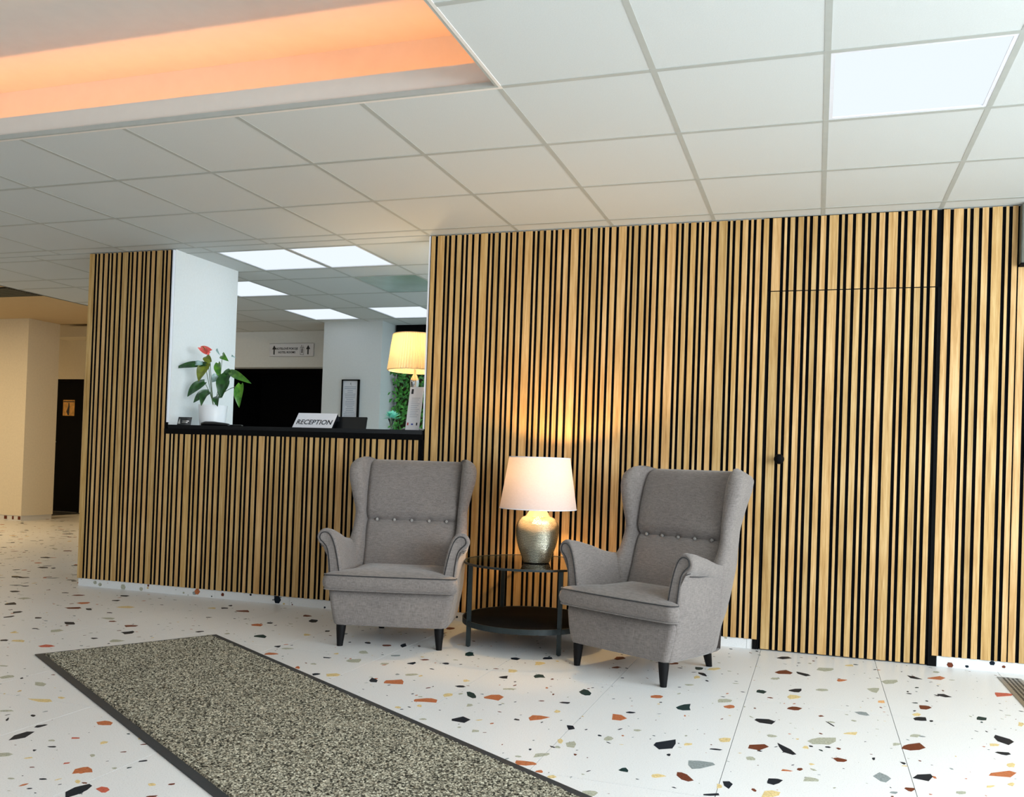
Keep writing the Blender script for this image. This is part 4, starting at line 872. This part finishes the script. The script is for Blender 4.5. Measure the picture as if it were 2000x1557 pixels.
# potted anthurium
pc_ = (-3.973, 0.15)
t = empty('potted_anthurium', (pc_[0], pc_[1], ZC), 0, 'potted anthurium with one coral flower in a white pot on the counter', 'plant')
b = bmesh.new(); lathe(b, [(0.080, 0.0), (0.085, 0.003), (0.090, 0.05), (0.098, 0.145), (0.099, 0.150), (0.094, 0.150), (0.090, 0.135), (0.088, 0.13)], 48); obj('pot', b, M['pot_white'], t, smooth=True, sharp=45)
b = bmesh.new(); lathe(b, [(0.0885, 0.120), (0.0885, 0.128), (0.03, 0.136), (0.002, 0.137)], 24); obj('soil', b, M['soil'], t, smooth=True)
def crop(cx, cy, dep=0.0):
    u, v = 340+cx/8.65, 660+cy/8.65
    return Vector((PX(u)-pc_[0], dep, PZ(v, u)-ZC))
def leaf(base, tip, w, key, dep0, dep1, name='leaf', droop=0.02, parent=None):
    A = crop(*base, dep0); B = crop(*tip, dep1); d = B-A; L = d.length; d.normalize()
    side = d.cross(Vector((0.25, -1, 0.15))).normalized(); nor = side.cross(d).normalized()
    W2 = w/8.65*0.0042/2*1.25
    b = bmesh.new(); rows = []
    n = 11
    for k in range(n+1):
        u = k/n
        ww = W2*(math.sin(PI*min(1, (u*0.92+0.08))**0.72)**0.85 if u < 1 else 0.0)
        if u < 0.001: ww = W2*0.45
        c = A+d*L*u+nor*(droop*math.sin(PI*u))+Vector((0, 0, -droop*0.6*u*u))
        back = -0.18*L*(0.5 if u < 0.15 else 0)*(1 if k == 0 else 0.3)
        rows.append([b.verts.new(c+side*ww*q+nor*(abs(q)**1.4*ww*0.45)+d*(back*abs(q))) for q in (-1, -0.5, 0, 0.5, 1)])
    for r0, r1 in zip(rows[:-1], rows[1:]):
        for i in range(4): b.faces.new((r0[i], r0[i+1], r1[i+1], r1[i]))
    bmesh.ops.remove_doubles(b, verts=b.verts, dist=1e-5)
    bmesh.ops.solidify(b, geom=b.faces[:], thickness=0.0008)
    return obj(name, b, M[key], parent or t, smooth=True, sharp=60)
def stem(base, dep, r=0.0022, bow=0.02, parent=None, start=(690, 1085)):
    A = crop(*start, 0.0); A.z = 0.125; A.x *= 0.5; B = crop(*base, dep)
    pts = []
    for k in range(9):
        u = k/8; p = A.lerp(B, u); p.x += -bow*math.sin(PI*u)*(1 if B.x > A.x else -1); p.z += abs(bow)*0.8*math.sin(PI*u); pts.append(p)
    b = bmesh.new(); tube(b, pts, r, 6); return obj('stem', b, M['stem_green'], parent or t, smooth=True)
LV = [((530, 455), (90, 490), 76, 'leaf_dark', -.02, -.06), ((585, 420), (478, 280), 92, 'leaf_olive', 0, .02), ((548, 440), (445, 720), 130, 'leaf_olive', 0, -.03), ((468, 745), (248, 968), 110, 'leaf_dark', .02, -.02),
      ((610, 925), (455, 1085), 100, 'leaf_dark', -.02, -.08), ((620, 935), (622, 1145), 96, 'leaf_dark', -.04, -.10), ((752, 305), (892, 388), 84, 'leaf_mid', .02, 0), ((735, 445), (838, 695), 88, 'leaf_mid', -.01, -.04),
      ((882, 550), (815, 700), 100, 'leaf_dark', .03, .05), ((935, 600), (1340, 785), 92, 'leaf_mid', 0, -.04), ((905, 655), (892, 1015), 150, 'leaf_dark', -.03, -.06), ((850, 740), (772, 1005), 130, 'leaf_dark', .02, 0),
      ((1108, 812), (1140, 1172), 110, 'leaf_mid', 0, -.03), ((805, 1015), (880, 1162), 90, 'leaf_dark', -.04, -.09), ((800, 680), (690, 740), 96, 'leaf_pale', -.03, -.04), ((690, 200), (745, 285), 26, 'leaf_pale', 0, 0), ((900, 320), (990, 335), 24, 'leaf_pale', .03, .02), ((500, 448), (370, 440), 60, 'leaf_pale', -.03, -.03)]
for bs, tp, w, key, d0, d1 in LV:
    leaf(bs, tp, w, key, d0, d1)
for bs, d, bow in (((585, 425), 0, -.004), ((530, 455), -.02, 0.0), ((468, 750), .02, .01), ((752, 310), .02, -.012), ((882, 555), .03, .005), ((938, 605), 0, .01), ((905, 660), -.03, .008), ((1105, 820), 0, .035), ((850, 740), .02, 0.004)):
    stem(bs, d, bow=bow)
leaf((470, 185), (610, 225), 70, 'pink', -0.03, 0.0, name='flower', droop=-0.008)
leaf((560, 265), (440, 190), 60, 'pink', 0.0, -0.05, name='flower', droop=-0.008)
leaf((520, 270), (600, 195), 50, 'pink', -0.01, -0.05, name='flower', droop=-0.006)
b = bmesh.new(); A = crop(535, 225, -.02); B = crop(490, 150, -.03); tube(b, [A, A.lerp(B, .5), B], 0.004, 8, r1=0.0015); obj('spadix', b, M['leaf_olive'], t, smooth=True)
stem((535, 265), 0, 0.0026, -.006)
# dark name card
t = empty('small_card', (-4.185, 0.10, ZC), r_(4), 'small dark printed card standing at the left end of the counter', 'card')
b = bmesh.new(); box(b, -0.062, 0.062, -0.002, 0.002, 0, 0.062); bmesh.ops.rotate(b, verts=b.verts, cent=(0, 0, 0), matrix=Matrix.Rotation(r_(-14), 3, 'X')); obj('card', b, M['black_gloss'], t)
b = bmesh.new()
for pts in (((-0.045, 0.012), (-0.022, 0.012), (-0.027, 0.03), (-0.033, 0.052), (-0.040, 0.03)), ((-0.01, 0.030), (0.045, 0.030), (0.045, 0.034), (-0.01, 0.034)), ((-0.01, 0.020), (0.035, 0.020), (0.035, 0.0225), (-0.01, 0.0225))):
    b.faces.new([b.verts.new((x, -0.0025-0.0, z)) for x, z in pts])
bmesh.ops.rotate(b, verts=b.verts, cent=(0, 0, 0), matrix=Matrix.Rotation(r_(-14), 3, 'X')); obj('card_print', b, M['silver'], t)
# flat black case with a pen
t = empty('spectacle_case', (-3.865, 0.035, ZC), r_(0), 'flat glossy black case lying on the counter before the white pot', 'case')
b = bmesh.new(); secs = []
for x, w, h in ((-0.105, 0.010, 0.010), (-0.10, 0.017, 0.022), (-0.07, 0.021, 0.030), (0.0, 0.021, 0.030), (0.04, 0.021, 0.026), (0.085, 0.019, 0.022), (0.12, 0.015, 0.016), (0.125, 0.008, 0.008)):
    secs.append([(x, w*math.cos(2*PI*i/16), h/2+h/2*math.sin(2*PI*i/16)) for i in range(16)])
loft(b, secs); obj('case', b, M['black_gloss'], t, smooth=True, sharp=60)
t = empty('pen', (-3.70, 0.06, ZC+0.006), r_(-8), 'thin dark pen lying on the counter beside the black case', 'pen')
b = bmesh.new(); tube(b, [(-0.06, 0, 0), (0.05, 0, 0)], 0.0055, 10); obj('barrel', b, M['black_gloss'], t, smooth=True, sharp=50)
b = bmesh.new(); tube(b, [(0.05, 0, 0), (0.062, 0, 0)], 0.005, 10, r1=0.001); obj('tip', b, M['steel'], t, smooth=True)
# RECEPTION sign : slanted white board folded over
t = empty('reception_sign', (-3.095, 0.10, ZC), r_(1.5), 'slanted white folded desk sign with the word RECEPTION on the counter', 'sign')
b = bmesh.new(); w = 0.150
P = [(-w-0.012, -0.03, 0.0), (w-0.012, -0.03, 0.0), (w+0.002, 0.022, 0.104), (-w+0.004, 0.022, 0.104)]
Q = [(x, y+0.003, z) for x, y, z in P]
loft(b, [[P[0], P[1], Q[1], Q[0]], [P[3], P[2], Q[2], Q[3]]]); obj('board', b, M['paper'], t)
b = bmesh.new(); loft(b, [[(-w+0.004, 0.022, 0.104), (w+0.002, 0.022, 0.104), (w+0.002, 0.026, 0.100), (-w+0.004, 0.026, 0.100)], [(-w+0.004, 0.075, 0.0), (w+0.002, 0.075, 0.0), (w+0.002, 0.079, 0.0), (-w+0.004, 0.079, 0.0)]]); obj('rear_leaf', b, M['ink'], t)
me = text_mesh('RECEPTION', 0.0515, shear=0.18, bold=0.0006)
o = link('lettering', me, M['ink'], t); o.rotation_euler = (math.atan2(0.104, 0.052), 0, 0); o.location = (-0.006, -0.0122, 0.040)
o['label'] = 'RECEPTION in italic capitals'
# black card terminal
t = empty('desk_screen', (-2.850, 0.15, ZC), 0, 'low black screen seen from behind, right of the reception sign', 'screen')
b = bmesh.new(); box(b, -0.118, 0.112, -0.008, 0.004, 0, 0.086, bev=0.003); bmesh.ops.rotate(b, verts=b.verts, cent=(0, 0, 0), matrix=Matrix.Rotation(r_(-12), 3, 'X')); obj('casing', b, M['black_gloss'], t)
obj('foot', boxbm(-0.08, 0.08, 0.0, 0.07, 0.0, 0.008, bev=0.002), M['black'], t)
# stemmed glass with turquoise flower
t = empty('flower_glass', (-2.535, 0.12, ZC), 0, 'small clear stemmed glass holding a turquoise flower near the pleated lamp', 'vase')
b = bmesh.new(); lathe(b, [(0.024, 0.0), (0.024, 0.002), (0.006, 0.006), (0.0045, 0.012), (0.006, 0.03), (0.016, 0.06), (0.022, 0.075), (0.0205, 0.075), (0.014, 0.058), (0.003, 0.03)], 28); obj('glass', b, M['glass'], t, smooth=True, sharp=60)
b = bmesh.new(); rf = random.Random(4)
for k in range(70):
    a = rf.random()*2*PI; el = rf.uniform(-0.25, 1.35); L = rf.uniform(0.045, 0.072)*(1 if el < 0.9 else 0.8)
    d = Vector((math.cos(a)*math.cos(el), math.sin(a)*math.cos(el), math.sin(el)*0.85)); c = Vector((0, 0, 0.082)); s_ = d.cross(Vector((0, 0, 1))).normalized()*0.010
    q = [c+d*L*0.2-s_*0.4, c+d*L*0.7-s_, c+d*L*1.15, c+d*L*0.7+s_, c+d*L*0.2+s_*0.4]
    b.faces.new([b.verts.new(p) for p in q])
o = obj('petals', b, M['petal'], t); tag(o, kind='stuff')
b = bmesh.new(); tube(b, [(0, 0, 0.012), (0, 0, 0.085)], 0.0025, 6); obj('stem', b, M['stem_green'], t)
# pleated lamp
lx, ly = -2.445, 0.26
t = empty('pleated_lamp', (lx, ly, ZC), 0, 'lit lamp with cream pleated shade on stacked silver base at the counter end', 'lamp')
b = bmesh.new(); n = 120
secs = [[((r+(0.005 if i % 2 else -0.005))*math.cos(2*PI*i/n), (r+(0.005 if i % 2 else -0.005))*math.sin(2*PI*i/n), z) for i in range(n)] for r, z in ((0.182, 0.408), (0.172, 0.48), (0.160, 0.58), (0.150, 0.648))]
loft(b, secs, cap=False); sh = obj('lamp_shade', b, M['shade_cream'], t)
b = bmesh.new(); ring(b, 0.176, 0.404, 0.410, 0.006, 60); obj('shade_ring', b, M['shade_cream'], sh)
b = bmesh.new(); ring(b, 0.146, 0.646, 0.652, 0.006, 60); obj('shade_ring', b, M['shade_cream'], sh)
b = bmesh.new(); lathe(b, [(0.006, 0.0), (0.075, 0.002), (0.078, 0.012), (0.06, 0.022), (0.02, 0.030)], 40); obj('foot', b, M['silver'], t, smooth=True, sharp=50)
for zc, r, h in ((0.062, 0.040, 0.036), (0.118, 0.033, 0.028), (0.162, 0.030, 0.020), (0.196, 0.027, 0.018), (0.226, 0.022, 0.014)):
    b = bmesh.new(); lathe(b, [(max(0.002, r*math.sin(PI*k/12)), zc-h*math.cos(PI*k/12)) for k in range(13)], 28); obj('ball', b, M['silver'], t, smooth=True)
b = bmesh.new(); lathe(b, catmull([(0.010, 0.236), (0.020, 0.262), (0.029, 0.315), (0.029, 0.345), (0.018, 0.372), (0.008, 0.392), (0.008, 0.42)], 4), 32); obj('drop', b, M['silver'], t, smooth=True)
b = bmesh.new(); bmesh.ops.create_uvsphere(b, u_segments=16, v_segments=10, radius=0.028); bmesh.ops.translate(b, verts=b.verts, vec=(0, 0, 0.50)); obj('bulb', b, M['bulb'], t, smooth=True)
point('pleated_lamp_light', (lx, ly, ZC+0.56), 0.03, 7, (1.0, 0.68, 0.34))
# leaflet stand
t = empty('leaflet_stand', (-2.372, 0.10, ZC), r_(-6), 'tall white leaflet leaning in a stand at the right end of the counter', 'leaflet')
b = bmesh.new(); box(b, -0.052, 0.052, -0.0015, 0.0015, 0, 0.292); bmesh.ops.rotate(b, verts=b.verts, cent=(0, 0, 0), matrix=Matrix.Rotation(r_(-9), 3, 'X')); obj('sheet', b, M['paper'], t)
b = bmesh.new()
def flat(b, x0, x1, z0, z1, k): q = b.faces.new([b.verts.new(p) for p in ((x0, -0.0022, z0), (x1, -0.0022, z0), (x1, -0.0022, z1), (x0, -0.0022, z1))]); q.material_index = k
flat(b, -0.038, -0.022, 0.245, 0.278, 0)
for k in range(11): flat(b, -0.03, 0.036-(k % 3)*0.008, 0.215-k*0.0125, 0.2175-k*0.0125, 1)
flat(b, -0.042, -0.032, 0.034, 0.052, 2); flat(b, -0.012, 0.004, 0.036, 0.046, 3); flat(b, 0.026, 0.036, 0.034, 0.052, 0)
bmesh.ops.rotate(b, verts=b.verts, cent=(0, 0, 0), matrix=Matrix.Rotation(r_(-9), 3, 'X')); obj('leaflet_print', b, [M['ink'], M['ink_grey'], M['red_print'], M['blue_print']], t)['kind'] = 'stuff'
obj('stand', boxbm(-0.05, 0.05, 0.0, 0.06, 0.0, 0.004, bev=0.001), M['glass'], t)

# ================================================================= RECEPTION BACK
# direction sign above the dark opening
def wpx(u, v, y): # not used for layout of the picture, kept simple
    return None
SX0, SX1, SZ0, SZ1 = -5.965, -5.372, 2.149, 2.300
t = empty('arrow_sign', ((SX0+SX1)/2, 3.557, (SZ0+SZ1)/2), 0, 'pale rectangular sign with two up arrows and HOTEL ROOMS over the dark opening', 'sign')
sw, shh = (SX1-SX0)/2, (SZ1-SZ0)/2
b = bmesh.new(); box(b, -sw, sw, -0.004, 0.0, -shh, shh, bev=0.002); obj('plate', b, M['paper'], t)
def flatpoly(b, pts, y=-0.0048): b.faces.new([b.verts.new((x, y, z)) for x, z in pts])
for ax_ in (-0.232, 0.222):
    b = bmesh.new()
    flatpoly(b, [(ax_-0.009, -0.052), (ax_+0.009, -0.052), (ax_+0.009, 0.008), (ax_+0.028, 0.008), (ax_, 0.056), (ax_-0.028, 0.008), (ax_-0.009, 0.008)])
    obj('arrow', b, M['ink'], t)
b = bmesh.new()
for q in ((0.118, 0.122, -0.055, 0.030), (0.162, 0.166, -0.055, 0.030), (0.118, 0.166, 0.028, 0.034), (0.118, 0.166, -0.057, -0.053), (0.136, 0.148, -0.036, 0.014), (0.128, 0.134, 0.040, 0.056), (0.146, 0.156, 0.046, 0.050)):
    flatpoly(b, [(q[0], q[2]), (q[1], q[2]), (q[1], q[3]), (q[0], q[3])])
flatpoly(b, [(0.138, 0.014), (0.146, 0.014), (0.146, 0.024), (0.138, 0.024)], -0.005)
obj('lift_symbol', b, M['ink'], t)
for s_, z in (('HOTELOVÉ POKOJE', 0.014), ('HOTEL ROOMS', -0.028)):
    me = text_mesh(s_, 0.0335, bold=0.0009); o = link('lettering', me, M['ink'], t); o.rotation_euler = (PI/2, 0, 0); o.location = (-0.062, -0.0052, z)
# framed notice on the second pillar
t = empty('framed_notice', (-4.543, 2.998, 1.55), 0, 'tall black framed paper notice on the pale blue lit pillar behind the counter', 'frame')
b = bmesh.new(); fw, fh = 0.104, 0.275
for q in ((-fw, -fw+0.012, -fh, fh), (fw-0.020, fw, -fh, fh), (-fw, fw, fh-0.012, fh), (-fw, fw, -fh, -fh+0.012)): box(b, q[0], q[1], -0.02, 0.0, q[2], q[3])
obj('frame', b, M['black'], t); obj('sheet', boxbm(-fw+0.01, fw-0.015, -0.008, -0.002, -fh+0.01, fh-0.01), M['paper'], t)
b = bmesh.new(); rl = random.Random(2)
for k in range(22):
    z = 0.195-k*0.019; w = rl.uniform(0.03, 0.07)
    flatpoly(b, [(-0.004-w, z), (-0.004+w, z), (-0.004+w, z+0.005), (-0.004-w, z+0.005)], -0.0088)
obj('print_lines', b, M['ink_grey'], t)
b = bmesh.new(); flatpoly(b, [(-0.006, 0.228), (0.002, 0.222), (0.0, 0.250)], -0.0088); flatpoly(b, [(0.004, 0.212), (0.007, 0.212), (0.002, 0.228)], -0.0088); obj('emblem', b, M['ink'], t)
# planted wall panel behind the lamp
t = empty('green_wall_panel', (-3.6, 3.315, 1.30), 0, 'dense green artificial leaf wall panel behind the pleated lamp', 'plants')
obj('backing', boxbm(-0.56, 1.2, -0.03, 0.0, -0.7, 0.64), M['soil'], t)
b = bmesh.new(); rg = random.Random(9)
for _ in range(2600):
    x, z = rg.uniform(-0.58, 1.15), rg.uniform(-0.45, 0.66); y = rg.uniform(-0.13, -0.03); L = rg.uniform(0.035, 0.085); a = rg.random()*2*PI; e_ = rg.uniform(-0.6, 0.6)
    d = Vector((math.cos(a), -0.35+0.4*e_, math.sin(a))).normalized(); s_ = d.cross(Vector((rg.uniform(-.5, .5), 1, rg.uniform(-.5, .5)))).normalized()*L*0.22; c = Vector((x, y, z))
    b.faces.new([b.verts.new(p) for p in (c, c+d*L*0.5+s_, c+d*L, c+d*L*0.5-s_)])
o = obj('foliage', b, M['foliage'], t); tag(o, kind='stuff')
o_ = obj('dark_header', boxbm(-0.58, 1.4, -0.05, 0.0, 1.02, 1.14), M['black'], None); o_.location = (-3.6, 3.315, 1.30); tag(o_, 'black band under the ceiling above the green wall', 'trim')
# sign on the far corridor door
t = empty('door_sign', (-11.11, 5.628, 1.64), 0, 'small lit orange picture sign on the dark corridor door', 'sign')
obj('plate', boxbm(-0.115, 0.115, -0.004, 0.0, -0.125, 0.125, bev=0.003), M['warm_sign'], t)
b = bmesh.new(); flatpoly(b, [(-0.015, -0.115), (0.012, -0.115), (0.018, 0.02), (0.01, 0.075), (-0.006, 0.08), (-0.01, 0.02), (-0.045, -0.06)], -0.0048); flatpoly(b, [(-0.11, 0.09), (0.11, 0.09), (0.11, 0.105), (-0.11, 0.105)], -0.0048)
obj('figure', b, M['ink'], t)
# narrow dark floor mat before the far door
o_ = obj('door_mat', boxbm(-11.6, -10.6, 4.85, 5.55, 0.0006, 0.006), M['rubber']); tag(o_, 'dark threshold mat in front of the far corridor door', 'mat')
